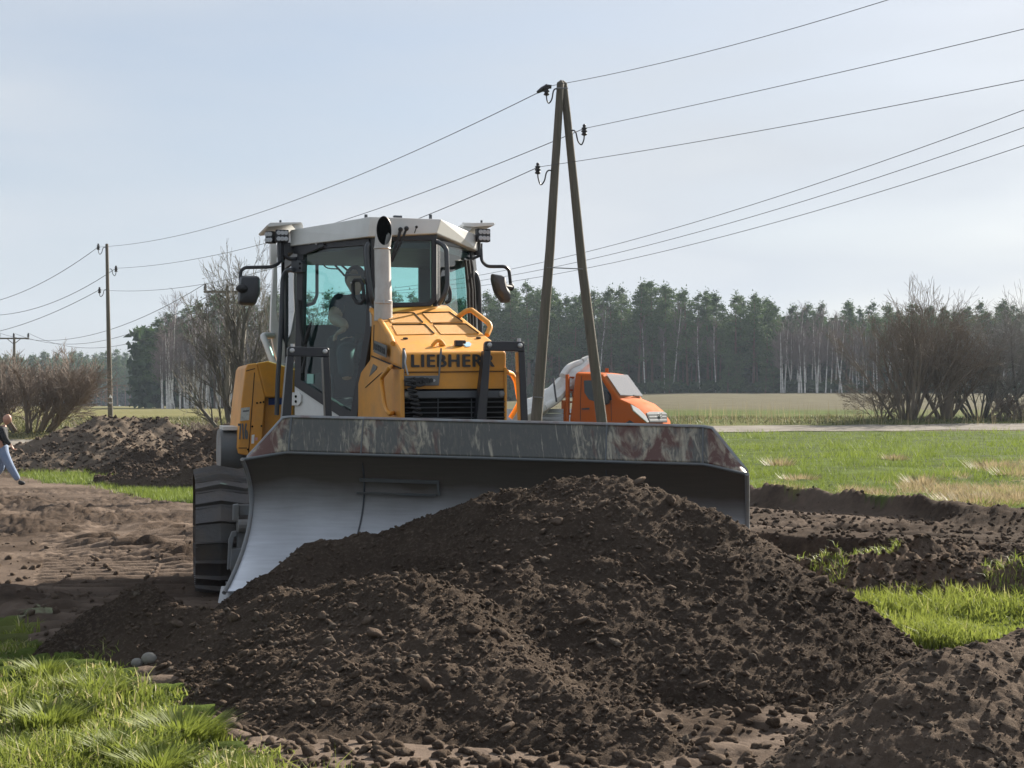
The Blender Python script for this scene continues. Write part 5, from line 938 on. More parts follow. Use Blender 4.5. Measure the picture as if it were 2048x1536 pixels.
b = MB(); p = near[1].lerp(near[0], .2)+V((0, .8, .08)); b.cyl(p, p+V((0, 0, .12)), .05, 10); b.build('beacon', M['orange'], cabt, True)
for xw in (near[5].x-.55, -2.6):
    b = MB(); b.lathe((xw, -.01, .34), [(.02, 0), (.20, 0), (.22, .03), (.33, .03), (.345, .06), (.345, .20), (.02, .20)], (0, 1, 0), 24); w = b.build('wheel', M['rubber'], tr, True)
    b = MB(); b.lathe((xw, -.02, .34), [(.02, .03), (.19, .0), (.21, .02), (.21, .05), (.02, .05)], (0, 1, 0), 20); b.build('rim', M['lightgrey'], w, True)
    b = MB(); b.lathe((xw, WD-.2, .34), [(.02, 0), (.345, .0), (.345, .2), (.02, .2)], (0, 1, 0), 24); b.build('wheel', M['rubber'], tr, True)
b = MB(); b.tube([near[5]+V((-.95, -.005, -.55+.0)), near[5]+V((-.9, -.005, -.2)), near[5]+V((-.55, -.005, 0)), near[5]+V((-.2, -.005, -.2))], .05, 6); b.build('wheel_arch', M['black'], cabt)
b = MB(); b.box((-1.6, WD/2, .62), (3.4, .8, .18)); b.box((1.0, WD/2, .38), (1.6, 1.4, .2)); b.build('truck_chassis', M['black'], tr)
b = MB(); b.box((-1.75, WD/2, .86), (3.3, WD+.1, .08)); fbx = b.build('flatbed', M['alu'], tr)
for k, y in enumerate((-.05, WD+.05)):
    b = MB()
    for q in range(3): b.box((-1.75, y, .97+q*.135), (3.25, .03, .125))
    b.build('drop_side', M['alu'], fbx, bevel=.006)
b = MB(); b.box((-3.4, WD/2, 1.1), (.03, WD+.1, .40)); b.build('tail_board', M['alu'], fbx)
b = MB(); xh = -.02
for y in (0, WD): b.box((xh, y, 1.55), (.09, .09, 1.5)); b.box((xh-.12, y, 1.2), (.12, .05, .7))
for z in (1.15, 1.5, 1.85, 2.22): b.box((xh, WD/2, z), (.05, WD, .05))
for q in range(7): b.box((xh, WD*(q+.5)/7, 1.68), (.03, .03, 1.1))
b.build('headboard', M['orange'], tr, bevel=.008)
# roll of fleece lying over the truck
A0, A1 = W3(1040, 838, 44.2), W3(1176, 732, 45.6); b = MB(); ax = (A1-A0); n = 44; sg = 20; sidev = ax.cross(V((0, 0, 1))).normalized(); upv = sidev.cross(ax).normalized(); vv = []
for i in range(n+1):
    t = i/n; c_ = A0+ax*t+V((0, 0, -.05*math.sin(t*math.pi)))
    for k in range(sg):
        a = 2*math.pi*k/sg; r_ = (.33+.04*math.sin(3*a+t*5)+.035*math.sin(5*a-t*9)+.03*math.sin(t*31+a))*(1.05-.32*t)*(1 if i < n else .93); vv.append(c_+sidev*r_*math.cos(a)*1.1+upv*r_*math.sin(a)*.9)
b.add(vv, [(i*sg+k, i*sg+(k+1) % sg, (i+1)*sg+(k+1) % sg, (i+1)*sg+k) for i in range(n) for k in range(sg)]+[tuple(range(sg)), tuple(n*sg+sg-1-k for k in range(sg))])
for (pts, r_) in (([W3(1125, 752, 44.9), W3(1136, 736, 45.2), W3(1150, 729, 45.4), W3(1164, 725, 45.5)], .10), ([W3(1088, 815, 44.3), W3(1112, 800, 44.6), W3(1140, 772, 45)], .12), ([W3(1165, 722, 45.5), W3(1174, 718, 45.6), W3(1179, 717, 45.6)], .09)):
    b.tube(bez(pts, 4), r_, 10)
rl = tag(b.build('fleece_roll', M['fabric'], None, True), 'long pale fleece roll lashed slanting over the orange truck', 'fabric roll')
b = MB(); b.tube([W3(1107, 756, 44.4), W3(1108.5, 770, 44.2), W3(1111, 790, 44.0), W3(1113, 803, 43.9)], .03, 5); b.build('lashing_strap', M['black'], rl)

# ================================================================ people
def skin(name, J, E, mat, parent=None, sub=2, root=0):
    me = bpy.data.meshes.new(name); ks = list(J); me.from_pydata([J[k][0] for k in ks], [(ks.index(a), ks.index(c)) for a, c in E], []); me.materials.append(mat)
    o = bpy.data.objects.new(name, me); C.objects.link(o); o.parent = parent; o.modifiers.new('skin', 'SKIN').use_smooth_shade = True
    if not me.skin_vertices: me.skin_vertices.new() if hasattr(me.skin_vertices, 'new') else None
    for i, k in enumerate(ks): r = J[k][1]; me.skin_vertices[0].data[i].radius = r if hasattr(r, '__len__') else (r, r)
    me.skin_vertices[0].data[root].use_root = True; s = o.modifiers.new('subd', 'SUBSURF'); s.levels = sub; s.render_levels = sub
    bpy.context.view_layer.update(); dg = bpy.context.evaluated_depsgraph_get(); ev = bpy.data.meshes.new_from_object(o.evaluated_get(dg)); o.modifiers.clear(); o.data = ev
    if not ev.materials: ev.materials.append(mat)
    return o
def head(c, r, fwd, parent, mats=M['skin'], hair=None):
    """skull, jaw, nose, ears in one mesh; fwd is the facing direction"""
    bm = bmesh.new(); bmesh.ops.create_uvsphere(bm, u_segments=28, v_segments=20, radius=1)
    f = V(fwd).normalized(); s_ = V((0, 0, 1)).cross(f).normalized(); u = f.cross(s_)
    for v in bm.verts:
        x, y, z = v.co.x, v.co.y, v.co.z      # x side, y forward, z up
        X, Y, Z = x*.76, y*.96, z*1.16
        if z < 0: X *= 1+.30*z; Y = Y*(1+.12*z) if y > 0 else Y*(1+.45*z)
        if y > .3: Y += -.04+.20*math.exp(-((x/.16)**2+((z+.13)/.24)**2))-.07*(math.exp(-(((abs(x)-.33)/.17)**2+((z-.08)/.12)**2)))+.05*math.exp(-((x/.3)**2+((z+.5)/.08)**2))-.04*math.exp(-((x/.3)**2+((z+.42)/.04)**2))+.06*math.exp(-((x/.25)**2+((z+.78)/.15)**2))
        if abs(y+.02) < .2 and abs(z+.05) < .25: X += math.copysign(.10*math.exp(-((y+.02)/.10)**2-((z+.05)/.18)**2), x)
        v.co = V(c)+(s_*X+f*Y+u*Z)*r
    for q in bm.faces: q.smooth = True
    me = bpy.data.meshes.new('head'); bm.to_mesh(me); bm.free(); return link('head', me, mats, parent)
# walking man at the left edge
gy = 35.; g0 = W3(12, 970, gy); P = lambda px, py, dy=0.: tuple(W3(px, py, gy+dy))
man = {'pel': (P(3, 901), (.15, .13)), 'sp': (P(4, 886), (.14, .12)), 'ch': (P(5, 869), (.17, .14)), 'nk0': (P(7, 856), (.09, .08)), 'nk': (P(10, 849), .055),
       'hr': (P(6, 905, -.1), .11), 'kr': (P(19, 931, -.12), .080), 'ar': (P(37, 961, -.1), .052), 'tr_': (P(50, 966, -.1), .038),
       'hl': (P(0, 905, .1), .11), 'kl': (P(2, 937, .12), .078), 'al': (P(-22, 962, .14), .05), 'tl': (P(-12, 969, .14), .04),
       'sr': (P(4, 861, -.2), .075), 'er': (P(12, 880, -.28), .055), 'wr': (P(22, 891, -.26), .036),
       'sl': (P(3, 861, .2), .075), 'el': (P(-6, 880, .27), .055), 'wl': (P(-2, 896, .25), .036)}
jk = [('pel', 'sp'), ('sp', 'ch'), ('ch', 'nk0'), ('nk0', 'nk'), ('ch', 'sr'), ('sr', 'er'), ('er', 'wr'), ('ch', 'sl'), ('sl', 'el'), ('el', 'wl'), ('pel', 'hr'), ('hr', 'kr'), ('kr', 'ar'), ('pel', 'hl'), ('hl', 'kl'), ('kl', 'al')]
for q_ in ('tr_', 'tl'): man.pop(q_)
body = skin('person', man, jk, M['skin']); tag(body, 'bald man in black jacket and blue jeans striding at the left edge', 'person')
jn = {'a': (P(2, 905), (.175, .16)), 'b': (P(4, 886), (.165, .14)), 'c': (P(5, 869), (.19, .155)), 'd': (P(8, 853), (.085, .08)), 'sr': (P(4, 861, -.2), .085), 'er': (P(12, 880, -.28), .066), 'wr': (P(21, 890, -.265), .05), 'sl': (P(3, 861, .2), .085), 'el': (P(-6, 880, .27), .066), 'wl': (P(-3, 894, .25), .05)}
skin('jacket', jn, [('a', 'b'), ('b', 'c'), ('c', 'd'), ('c', 'sr'), ('sr', 'er'), ('er', 'wr'), ('c', 'sl'), ('sl', 'el'), ('el', 'wl')], M['jacket'], body)
skin('jeans', {k: (man[k][0], tuple(q+.016 for q in man[k][1]) if hasattr(man[k][1], '__len__') else man[k][1]+.02) for k in ('pel', 'sp', 'hr', 'kr', 'ar', 'hl', 'kl', 'al')}, [('pel', 'sp'), ('pel', 'hr'), ('hr', 'kr'), ('kr', 'ar'), ('pel', 'hl'), ('hl', 'kl'), ('kl', 'al')], M['jeans'], body)
head(P(14, 839), .105, (1, -.05, -.35), body)
def hand(w, d, name, parent, mat=M['skin'], s=1., side=1):
    w = V(w); d = V(d).normalized(); a = V((0, 1, 0)); n_ = d.cross(a).normalized(); J = {'w': (tuple(w), .028*s), 'p': (tuple(w+d*.05*s), (.04*s, .022*s)), 'q': (tuple(w+d*.085*s), (.038*s, .018*s))}; E = [('w', 'p'), ('p', 'q')]
    for i, (o_, l) in enumerate(((-.03, .065), (-.01, .08), (.012, .075), (.03, .055))):
        k = w+d*.09*s+a*o_*s; m1 = k+d*l*.5*s+n_*.012*s; m2 = m1+d*l*.35*s+n_*.03*s; J[f'a{i}'] = (tuple(k), .011*s); J[f'b{i}'] = (tuple(m1), .010*s); J[f'c{i}'] = (tuple(m2), .008*s); E += [('q', f'a{i}'), (f'a{i}', f'b{i}'), (f'b{i}', f'c{i}')]
    t = w+d*.035*s-a*.045*s*side; J['t0'] = (tuple(t), .013*s); J['t1'] = (tuple(t+d*.04*s-a*.015*s*side+n_*.015*s), .010*s); E += [('p', 't0'), ('t0', 't1')]
    return skin(name, J, E, mat, parent, 1)
hand(P(22, 891, -.26), (.6, -.1, -.8), 'hand', body); hand(P(-2, 896, .25), (.3, 0, -1), 'hand', body)
for (a, c_) in ((P(36, 964, -.1), P(51, 967, -.1)), (P(-24, 966, .14), P(-11, 970, .14))):
    J = {'h': (a, (.075, .07)), 'm': (tuple(V(a).lerp(V(c_), .5)), (.062, .05)), 't': (c_, (.052, .04))}; skin('shoe', J, [('h', 'm'), ('m', 't')], M['rubber'], body, 1)
# operator seated in the cab (bulldozer coordinates)
def DP(px, py, y): return tuple(D.M @ D.Y(px, py, y))
op = {'pel': (DP(712, 700, 2.75), (.17, .15)), 'sp': (DP(712, 665, 2.8), (.16, .13)), 'ch': (DP(712, 628, 2.8), (.19, .14)), 'nk0': (DP(712, 598, 2.78), (.10, .09)), 'nk': (DP(711, 585, 2.76), .058),
      'sr': (DP(678, 606, 2.72), .085), 'er': (DP(668, 640, 2.62), .06), 'fr': (DP(686, 646, 2.42), .045), 'wr': (DP(692, 656, 2.34), .032), 'sl': (DP(748, 604, 2.85), .085), 'el': (DP(757, 640, 2.75), .06), 'wl': (DP(745, 665, 2.5), .034),
      'hr': (DP(700, 705, 2.65), .10), 'kr': (DP(690, 705, 2.22), .075), 'ar': (DP(694, 760, 2.1), .055), 'hl': (DP(728, 703, 2.68), .10), 'kl': (DP(735, 703, 2.28), .075), 'al': (DP(738, 755, 2.15), .055)}
opb = skin('person', op, [('pel', 'sp'), ('sp', 'ch'), ('ch', 'nk0'), ('nk0', 'nk'), ('ch', 'sr'), ('sr', 'er'), ('er', 'fr'), ('fr', 'wr'), ('ch', 'sl'), ('sl', 'el'), ('el', 'wl'), ('pel', 'hr'), ('hr', 'kr'), ('kr', 'ar'), ('pel', 'hl'), ('hl', 'kl'), ('kl', 'al')], M['skin'])
tag(opb, 'driver in dark short sleeved shirt sitting inside the bulldozer cab', 'person')
sh = {'a': (DP(712, 705, 2.75), (.19, .165)), 'b': (DP(712, 665, 2.8), (.185, .15)), 'c': (DP(712, 626, 2.8), (.21, .155)), 'd': (DP(712, 597, 2.78), (.11, .10)), 'sr': (DP(678, 606, 2.72), .10), 'er': (DP(667, 636, 2.64), .078), 'sl': (DP(748, 604, 2.85), .10), 'el': (DP(757, 634, 2.76), .078)}
skin('shirt', sh, [('a', 'b'), ('b', 'c'), ('c', 'd'), ('c', 'sr'), ('sr', 'er'), ('c', 'sl'), ('sl', 'el')], M['shirt'], opb)
skin('trousers', {'p': (DP(712, 700, 2.74), (.18, .16)), 'hr': (DP(700, 705, 2.62), .11), 'kr': (DP(690, 705, 2.20), .085), 'ar': (DP(694, 760, 2.1), .07), 'hl': (DP(728, 703, 2.65), .11), 'kl': (DP(735, 703, 2.26), .085), 'al': (DP(738, 755, 2.15), .07)}, [('p', 'hr'), ('hr', 'kr'), ('kr', 'ar'), ('p', 'hl'), ('hl', 'kl'), ('kl', 'al')], M['seat'], opb)
hd = head(DP(711, 562, 2.68), .112, (-.15, -1, -.05), opb)
b = MB(); c_ = V(DP(711, 556, 2.70)); b.ball(c_, (.098, .112, .115), 16, 12); b.box(c_+V((-.01, -.125, .015)), (.13, .10, .012), rz=.1); b.build('cap', M['shirt'], opb, True)
hand(op['wr'][0], (-.75, -.45, -.5), 'hand', opb, s=1.05)
hand(op['wl'][0], (.1, -.8, -.6), 'hand', opb)

# ================================================================ poles, insulators and wires
def insul(c, s=1.):
    b = MB(); c = V(c); b.lathe(c, [(.02*s, -.02*s), (.065*s, .0), (.07*s, .02*s), (.045*s, .05*s), (.045*s, .06*s), (.072*s, .075*s), (.072*s, .095*s), (.045*s, .12*s), (.045*s, .13*s), (.065*s, .145*s), (.065*s, .165*s), (.035*s, .185*s), (.04*s, .23*s), (.025*s, .25*s)], (0, 0, 1), 12); return b
def hook(a, c, nm, parent, s=1.):
    a, c = V(a), V(c); dx = c.x-a.x; b = MB(); b.tube(bez([a, a+V((dx*.22, 0, 0)), a+V((dx*.38, 0, -.06*s)), a+V((dx*.52, 0, -.24*s)), a+V((dx*.78, 0, -.33*s)), c+V((-dx*.04, 0, -.12*s)), c]), .017*s, 6); return b.build(nm, M['black'], parent, True)
PA = 36.; base_l, base_r = W3(1071, 905, PA), W3(1212, 905, PA); ap = W3(1124, 163, PA)
ga = float(ground(1.2, PA, False))
ap_ = empty('twin_leg_power_pole', (ap.x, PA, ga), label='weathered twin leg wooden power pole right of the bulldozer cab', cat='power pole')
def loc(par, p): return V(p)-V(par.location)
def woodleg(px, pts, name, par, seg=14):
    b = MB(); P3 = [loc(par, W3(x, y, Y)) for x, y, Y, r in pts]; b.tube(P3, [r for *_, r in pts], seg); return b.build(name, M['wood'], par, True)
woodleg(0, [(1123, 160.5, PA, .02), (1121, 166, PA, .085), (1117, 230, PA, .092), (1100, 500, PA, .11), (1073, 835, PA, .135), (1070, 920, PA, .14)], 'pole_leg', ap_)
woodleg(0, [(1125, 161, PA+.1, .02), (1127, 167, PA+.12, .085), (1134, 230, PA+.15, .092), (1165, 540, PA+.15, .11), (1203, 838, PA+.15, .125), (1213, 920, PA+.15, .13)], 'pole_leg', ap_)
b = MB(); b.tube([loc(ap_, W3(1094, 535, PA-.1)), loc(ap_, W3(1166, 538, PA-.1))], .012, 6); b.tube([loc(ap_, W3(1114, 176, PA-.16)), loc(ap_, W3(1136, 176.5, PA-.16))], .014, 6); b.tube([loc(ap_, W3(1068, 794, PA-.16)), loc(ap_, W3(1087, 795, PA-.16))], .012, 5); b.build('through_bolt', M['lightgrey'], ap_)
for (lx, ly, ix, iy) in ((1115, 178, 1093, 190), (1142, 261, 1168.5, 270), (1103, 341, 1075.5, 347)):
    c_ = W3(ix, iy, PA-.12); o = hook(loc(ap_, W3(lx, ly, PA-.1)), loc(ap_, c_), 'insulator_hook', ap_, 1.0); insul(loc(ap_, c_)).build('insulator', M['porcelain'], ap_, True)
b = MB(); q = [W3(1074, 185, PA-.12), W3(1084, 179, PA-.12), W3(1093, 173, PA-.12), W3(1103, 173.5, PA-.12)]; b.tube([loc(ap_, p) for p in q], [.03, .06, .055, .045], 8); b.build('dead_end_clamp', M['porcelain'], ap_, True)
PB = 75.; s0 = empty('power_pole', W3(221, 845, PB), label='slim single wooden power pole behind the farthest left earth mound', cat='power pole'); s0.location.z = float(ground(s0.location.x, PB, False))
woodleg(0, [(213.5, 487.5, PB, .05), (213.7, 489, PB, .075), (217, 660, PB, .10), (221, 833, PB, .125), (222, 860, PB, .13)], 'pole_shaft', s0)
for (lx, ly, ix, iy) in ((211, 495, 196.5, 499), (219, 538, 232, 543), (213, 579.5, 199, 586)):
    c_ = W3(ix, iy, PB-.1); hook(loc(s0, W3(lx, ly, PB-.1)), loc(s0, c_), 'insulator_hook', s0, 1.0); insul(loc(s0, c_), 1.15).build('insulator', M['porcelain'], s0, True)
b = MB(); b.prism([loc(s0, W3(x, y, PB-.14)) for x, y in [(217.2, 796), (220.5, 788.5), (224, 796)]], (0, .02, 0)); b.prism([loc(s0, W3(x, y, PB-.14)) for x, y in [(217.2, 805), (224, 805), (224, 806.5), (217.2, 806.5)]], (0, .02, 0)); b.build('warning_plate', M['signw'], s0)
def tpole(px, Y, ytop, half, slope, label):
    z0 = float(ground((px-CX)/FX*Y, Y, False)); e = empty('crossarm_power_pole', ((px-CX)/FX*Y, Y, z0), label=label, cat='power pole', group='power poles with crossarms'); b = MB(); t = W3(px, ytop, Y); zt_ = t.z-z0
    b.tube([V((0, 0, -.2)), V((0, 0, zt_))], [.15, .10], 10); b.build('pole_shaft', M['wood'], e, True); b = MB(); b.box((0, -.12, zt_-.08), (half*2, .10, .12), ry=slope); b.tube([(-half*.45, -.1, zt_-.1), (0, -.1, zt_-.55)], .03, 6); b.tube([(half*.45, -.1, zt_-.1), (0, -.1, zt_-.55)], .03, 6); b.build('crossarm', M['wood'], e)
    tops = []
    for k in (-1, 0, 1):
        insul((k*half*.94, -.12, zt_+.02), 1.35).build('insulator', M['porcelain'], e, True); tops.append(V((e.location.x+k*half*.94, Y-.12, z0+zt_+.36)))
    return tops
t2 = tpole(455, 83, 581, 1.25, 0, 'T shaped power pole seen through the tall bare tree'); t1 = tpole(28.5, 125, 675, 1.25, 0, 'T shaped power pole rising from the shrub at the far left')
def wire(P0, P1, S, r, label, grp, n=40, nm='overhead_wire'):
    P0, P1 = V(P0), V(P1); b = MB(); b.tube([P0.lerp(P1, k/n)-V((0, 0, 4*S*(k/n)*(1-k/n))) for k in range(n+1)], r, 4); o = b.build(nm, M['wirem'], None, True); return tag(o, label, 'wire', grp)
def fit(P0, P1, obs):
    """height of the far end and sag from two sightings of the wire"""
    P0, P1 = V(P0), V(P1); A = []; B_ = []
    for px, py in obs:
        u = (px-CX)/FX; t = (u*P0.y-P0.x)/((P1.x-P0.x)-u*(P1.y-P0.y)); y = P0.y+(P1.y-P0.y)*t; z = CAMZ+(HY-py)/FX*y; A.append([t, -4*t*(1-t)]); B_.append(z-P0.z*(1-t))
    z1, S = np.linalg.solve(np.array(A), np.array(B_)); return V((P1.x, P1.y, z1)), float(S)
G1 = 'wires of the twin leg pole line'; G2 = 'wires of the crossarm pole line'
A3 = [W3(1103, 171.5, PA-.12), W3(1168.5, 257, PA-.12), W3(1077, 334, PA-.12)]; A3l = [W3(1075, 186, PA-.12), A3[1], A3[2]]; B3 = [W3(196.5, 494, PB-.1), W3(232, 536.5, PB-.1), W3(199, 579.5, PB-.1)]
nm3 = ('top', 'middle', 'lowest')
for i, (obs, l, r_) in enumerate(zip(([(1500, 81), (1775, 0)], [(1600, 163), (2048, 58)], [(1600, 247), (2048, 160)]), ([(720, 357), (450, 460)], [(900, 367), (500, 499)], [(900, 411), (350, 574)]), ([(100, 557), (0, 600)], [(100, 607), (0, 630)], [(100, 628), (0, 662)]))):
    E, S_ = fit(A3[i], (24+.3*i, 3.4, 0), obs); wire(A3[i], E, S_, .007, f'{nm3[i]} wire rising from the twin leg pole to the upper right', G1)
    t_, S_ = fit(A3l[i], (B3[i].x, B3[i].y, 0), l); a = 4*.5; wire(A3l[i], B3[i], S_ if .1 < S_ < 3 else .8, .0095, f'{nm3[i]} wire between the twin leg pole and the single pole', G1)
    E, S_ = fit(B3[i], (-47, 108, 0), r_); wire(B3[i], E, S_, .014, f'{nm3[i]} wire leaving the single pole towards the left edge', G1)
for i, (px, obs) in enumerate(zip((410, 455, 500), ([(1200, 497), (2048, 220)], [(1200, 514), (2048, 255)], [(1200, 531), (2048, 291)]))):
    a = t2[i]; E, S_ = fit(a, (19.5+i*.6, 17-i*.5, 0), obs); wire(a, E, S_, .0085, f'{("upper", "centre", "lower")[i]} wire of the right hand trio passing behind the twin legs', G2, 60)
for i in range(3): wire(t2[i], t1[i], 1.6+.3*i, .016, f'{("left", "centre", "right")[i]} wire between the two T shaped poles', G2)

# ================================================================ bare trees and shrubs
def twigs(V_, F_, p, d, r, l, depth, cfg, seed):
    """recursive limb: segments that wander, fork and taper"""
    stack = [(p, d, r, l, depth)]; rnd = seed
    while stack:
        p, d, r, l, dep = stack.pop(); ns = 3 if dep > 1 else 2; sg = 5 if r > .03 else 3; pts = [p]; q = p; dd = d
        for k in range(ns):
            j = cfg['wob']; dd = (dd+V((rnd.gauss(0, j), rnd.gauss(0, j), rnd.gauss(0, j)*.7+cfg['up']))).normalized(); q = q+dd*(l/ns); pts.append(q)
        rs = [max(cfg['rmin'], r*(1-.42*k/ns)) for k in range(ns+1)]; base = len(V_); up = dd.orthogonal().normalized(); w = dd.cross(up)
        for i, a in enumerate(pts):
            for k in range(sg): an = 6.2832*k/sg; V_.append(tuple(a+(up*math.cos(an)+w*math.sin(an))*rs[i]))
        F_ += [(base+i*sg+k, base+i*sg+(k+1) % sg, base+(i+1)*sg+(k+1) % sg, base+(i+1)*sg+k) for i in range(ns) for k in range(sg)]
        if dep > 0:
            nb_ = rnd.randint(*cfg['br'])
            for k in range(nb_):
                t = 1 if k == 0 else rnd.uniform(.25, 1); i = min(int(t*ns), ns-1); o_ = pts[i].lerp(pts[i+1], t*ns-i) if t < 1 else q; sp = cfg['spread']*(.35 if k == 0 else 1)
                a = rnd.uniform(0, 6.283); u_ = dd.orthogonal().normalized(); v_ = dd.cross(u_); nd = (dd+(u_*math.cos(a)+v_*math.sin(a))*sp*rnd.uniform(.6, 1.3)).normalized()
                stack.append((o_, nd, r*(.62 if k == 0 else .45), l*rnd.uniform(*cfg['len']), dep-1))
def bark(name, a, c, var=.3): return paint(name, a, .85, dirt=c, damt=.8, dscale=2.5, var=var)
def baretree(name, loc, stems, cfg, mats, label, cat, seed, group=None, rz=0):
    rnd = random.Random(seed); e = empty(name, loc, rz, label=label, cat=cat, group=group); V1, F1_, V2, F2_ = [], [], [], []
    for (dx, dy, tx, ty, tz, r, l, dep) in stems:
        p = V((dx, dy, -.1)); d = V((tx, ty, tz)).normalized(); n = 4; pts = [p]; dd = d
        for k in range(n): dd = (dd+V((rnd.gauss(0, .07), rnd.gauss(0, .07), .02))).normalized(); pts.append(pts[-1]+dd*l/n)
        rs = [r*(1.25-.6*k/n) for k in range(n+1)]; b_ = MB(); b_.tube(pts, rs, 8); o_ = len(V1); V1 += [tuple(q) for q in b_.v]; F1_ += [tuple(i+o_ for i in f) for f in b_.f]
        for k in range(1, n+1):
            for q in range(cfg['lim']):
                a = rnd.uniform(0, 6.283); u_ = dd.orthogonal().normalized(); v_ = dd.cross(u_); nd = (dd+(u_*math.cos(a)+v_*math.sin(a))*cfg['limsp']*rnd.uniform(.5, 1.3)+V((0, 0, cfg.get('limup', .1)))).normalized() if (k < n or q) else dd
                twigs(V2, F2_, pts[k], nd, rs[k]*.6, l*cfg['liml']*rnd.uniform(.7, 1.2)*(1-.35*k/n), dep, cfg, rnd)
    me = bpy.data.meshes.new('trunk'); me.from_pydata(V1, [], F1_); link('trunk', me, mats[0], e, True); me = bpy.data.meshes.new('crown'); me.from_pydata(V2, [], F2_); link('crown', me, mats[1], e); return e
bk1 = bark('tree_bark', (.085, .075, .058), (.14, .14, .09)); bk2 = bark('shrub_bark', (.14, .105, .075), (.19, .155, .115)); bk3 = bark('twig_bark', (.12, .095, .075), (.17, .13, .10)); bk4 = bark('pale_shrub_bark', (.11, .10, .09), (.17, .155, .14)); bk5 = bark('pale_twig_bark', (.20, .185, .17), (.28, .26, .24)); bk3 = bark('twig_bark_r', (.15, .112, .085), (.21, .165, .13))
def gp(px, Y): x = (px-CX)/FX*Y; return (x, Y, float(ground(x, Y, False)))
cfgA = dict(wob=.15, up=.06, br=(2, 3), spread=.62, len=(.62, .88), rmin=.0055, lim=2, limsp=.5, liml=.37, limup=.30)
tall = baretree('bare_tree', gp(478, 50), [(0, 0, .06, 0, 1, .13, 3.8, 5), (-.12, 0, -.38, 0, 1, .10, 3.0, 5), (.1, .1, .28, .1, 1, .09, 2.8, 5), (-.1, .1, -.16, .1, 1, .10, 3.6, 5), (-.2, -.1, -.95, -.1, .8, .07, 2.2, 4), (.1, -.1, .55, 0, .9, .07, 2.0, 4)], cfgA, (bk1, bk1), 'tall leafless tree with many upright limbs left of the cab', 'tree', 3); tall.scale = (.82, .82, 1.08)
cfgB = dict(wob=.10, up=.01, br=(2, 3), spread=.55, len=(.6, .88), rmin=.0065, lim=3, limsp=.45, liml=.40, limup=.05)
cfgR = dict(cfgB, lim=2)
def bush(px, Y, n, hh, rad, mats, label, seed, cfg, lean=.6, cat='shrub', name='bare_shrub', r0=.05, dep=4):
    rnd = random.Random(seed); st = []
    for k in range(n):
        a = rnd.uniform(0, 6.283); q = rnd.random()**.6; st.append((math.cos(a)*q*rad*.25, math.sin(a)*q*rad*.25, math.cos(a)*q*lean, math.sin(a)*q*lean*.6, 1, r0*rnd.uniform(.6, 1.3), hh*.5*rnd.uniform(.75, 1.1), dep))
    return baretree(name, gp(px, Y), st, cfg, mats, label, cat, seed)
bush(60, 56, 17, 4.0, 2.8, (bk2, bk3), 'broad reddish brown leafless shrub behind the walking man', 11, cfgB, .95)
bush(-40, 60, 9, 3.6, 2.2, (bk2, bk3), 'leafless shrub cut by the left edge above the walking man', 12, cfgB, .8)
cfgL = dict(wob=.14, up=-.01, br=(2, 4), spread=.6, len=(.6, .85), rmin=.006, lim=2, limsp=.6, liml=.5, limup=0)
bush(395, 52, 12, 1.1, 1.4, (bk2, bk3), 'low arching brush in front of the birch wood', 13, cfgL, 1.6, r0=.025, dep=3)
bush(1815, 76, 14, 7.8, 3.4, (bk2, bk2), 'dense dark leafless shrub at the right beyond the road', 21, cfgR, .95, r0=.06)
baretree('bare_tree', gp(1893, 77), [(0, 0, -.05, 0, 1, .17, 2.8, 5), (.1, 0, .25, 0, 1, .13, 3.2, 5), (-.3, 0, -.5, 0, 1, .10, 2.8, 5), (.1, .1, .75, 0, .9, .09, 2.6, 4), (-.1, 0, -.12, .1, 1, .11, 4.0, 4)], dict(cfgA, liml=.40, rmin=.009), (bk2, bk2), 'tallest leafless tree among the right hand shrubs', 'tree', 22)
bush(1960, 79, 12, 7.4, 2.6, (bk4, bk5), 'greyish leafless shrub right of the tallest one', 23, cfgR, 1.0, r0=.06)
bush(2050, 80, 13, 7.4, 2.8, (bk4, bk5), 'grey leafless shrub touching the right edge', 24, cfgR, .9, r0=.06)
bush(2140, 80, 10, 6.4, 2.8, (bk4, bk5), 'grey leafless shrub mostly outside the right edge', 25, cfgR, .9, r0=.06)
bush(1760, 77, 8, 2.6, 1.6, (bk2, bk3), 'low tangled brush at the left foot of the dark shrub', 26, cfgL, 1.1, r0=.03, dep=3)
bush(2010, 75, 8, 1.8, 1.8, (bk2, bk3), 'low reddish brush below the grey shrubs', 27, cfgL, 1.1, r0=.02, dep=3)

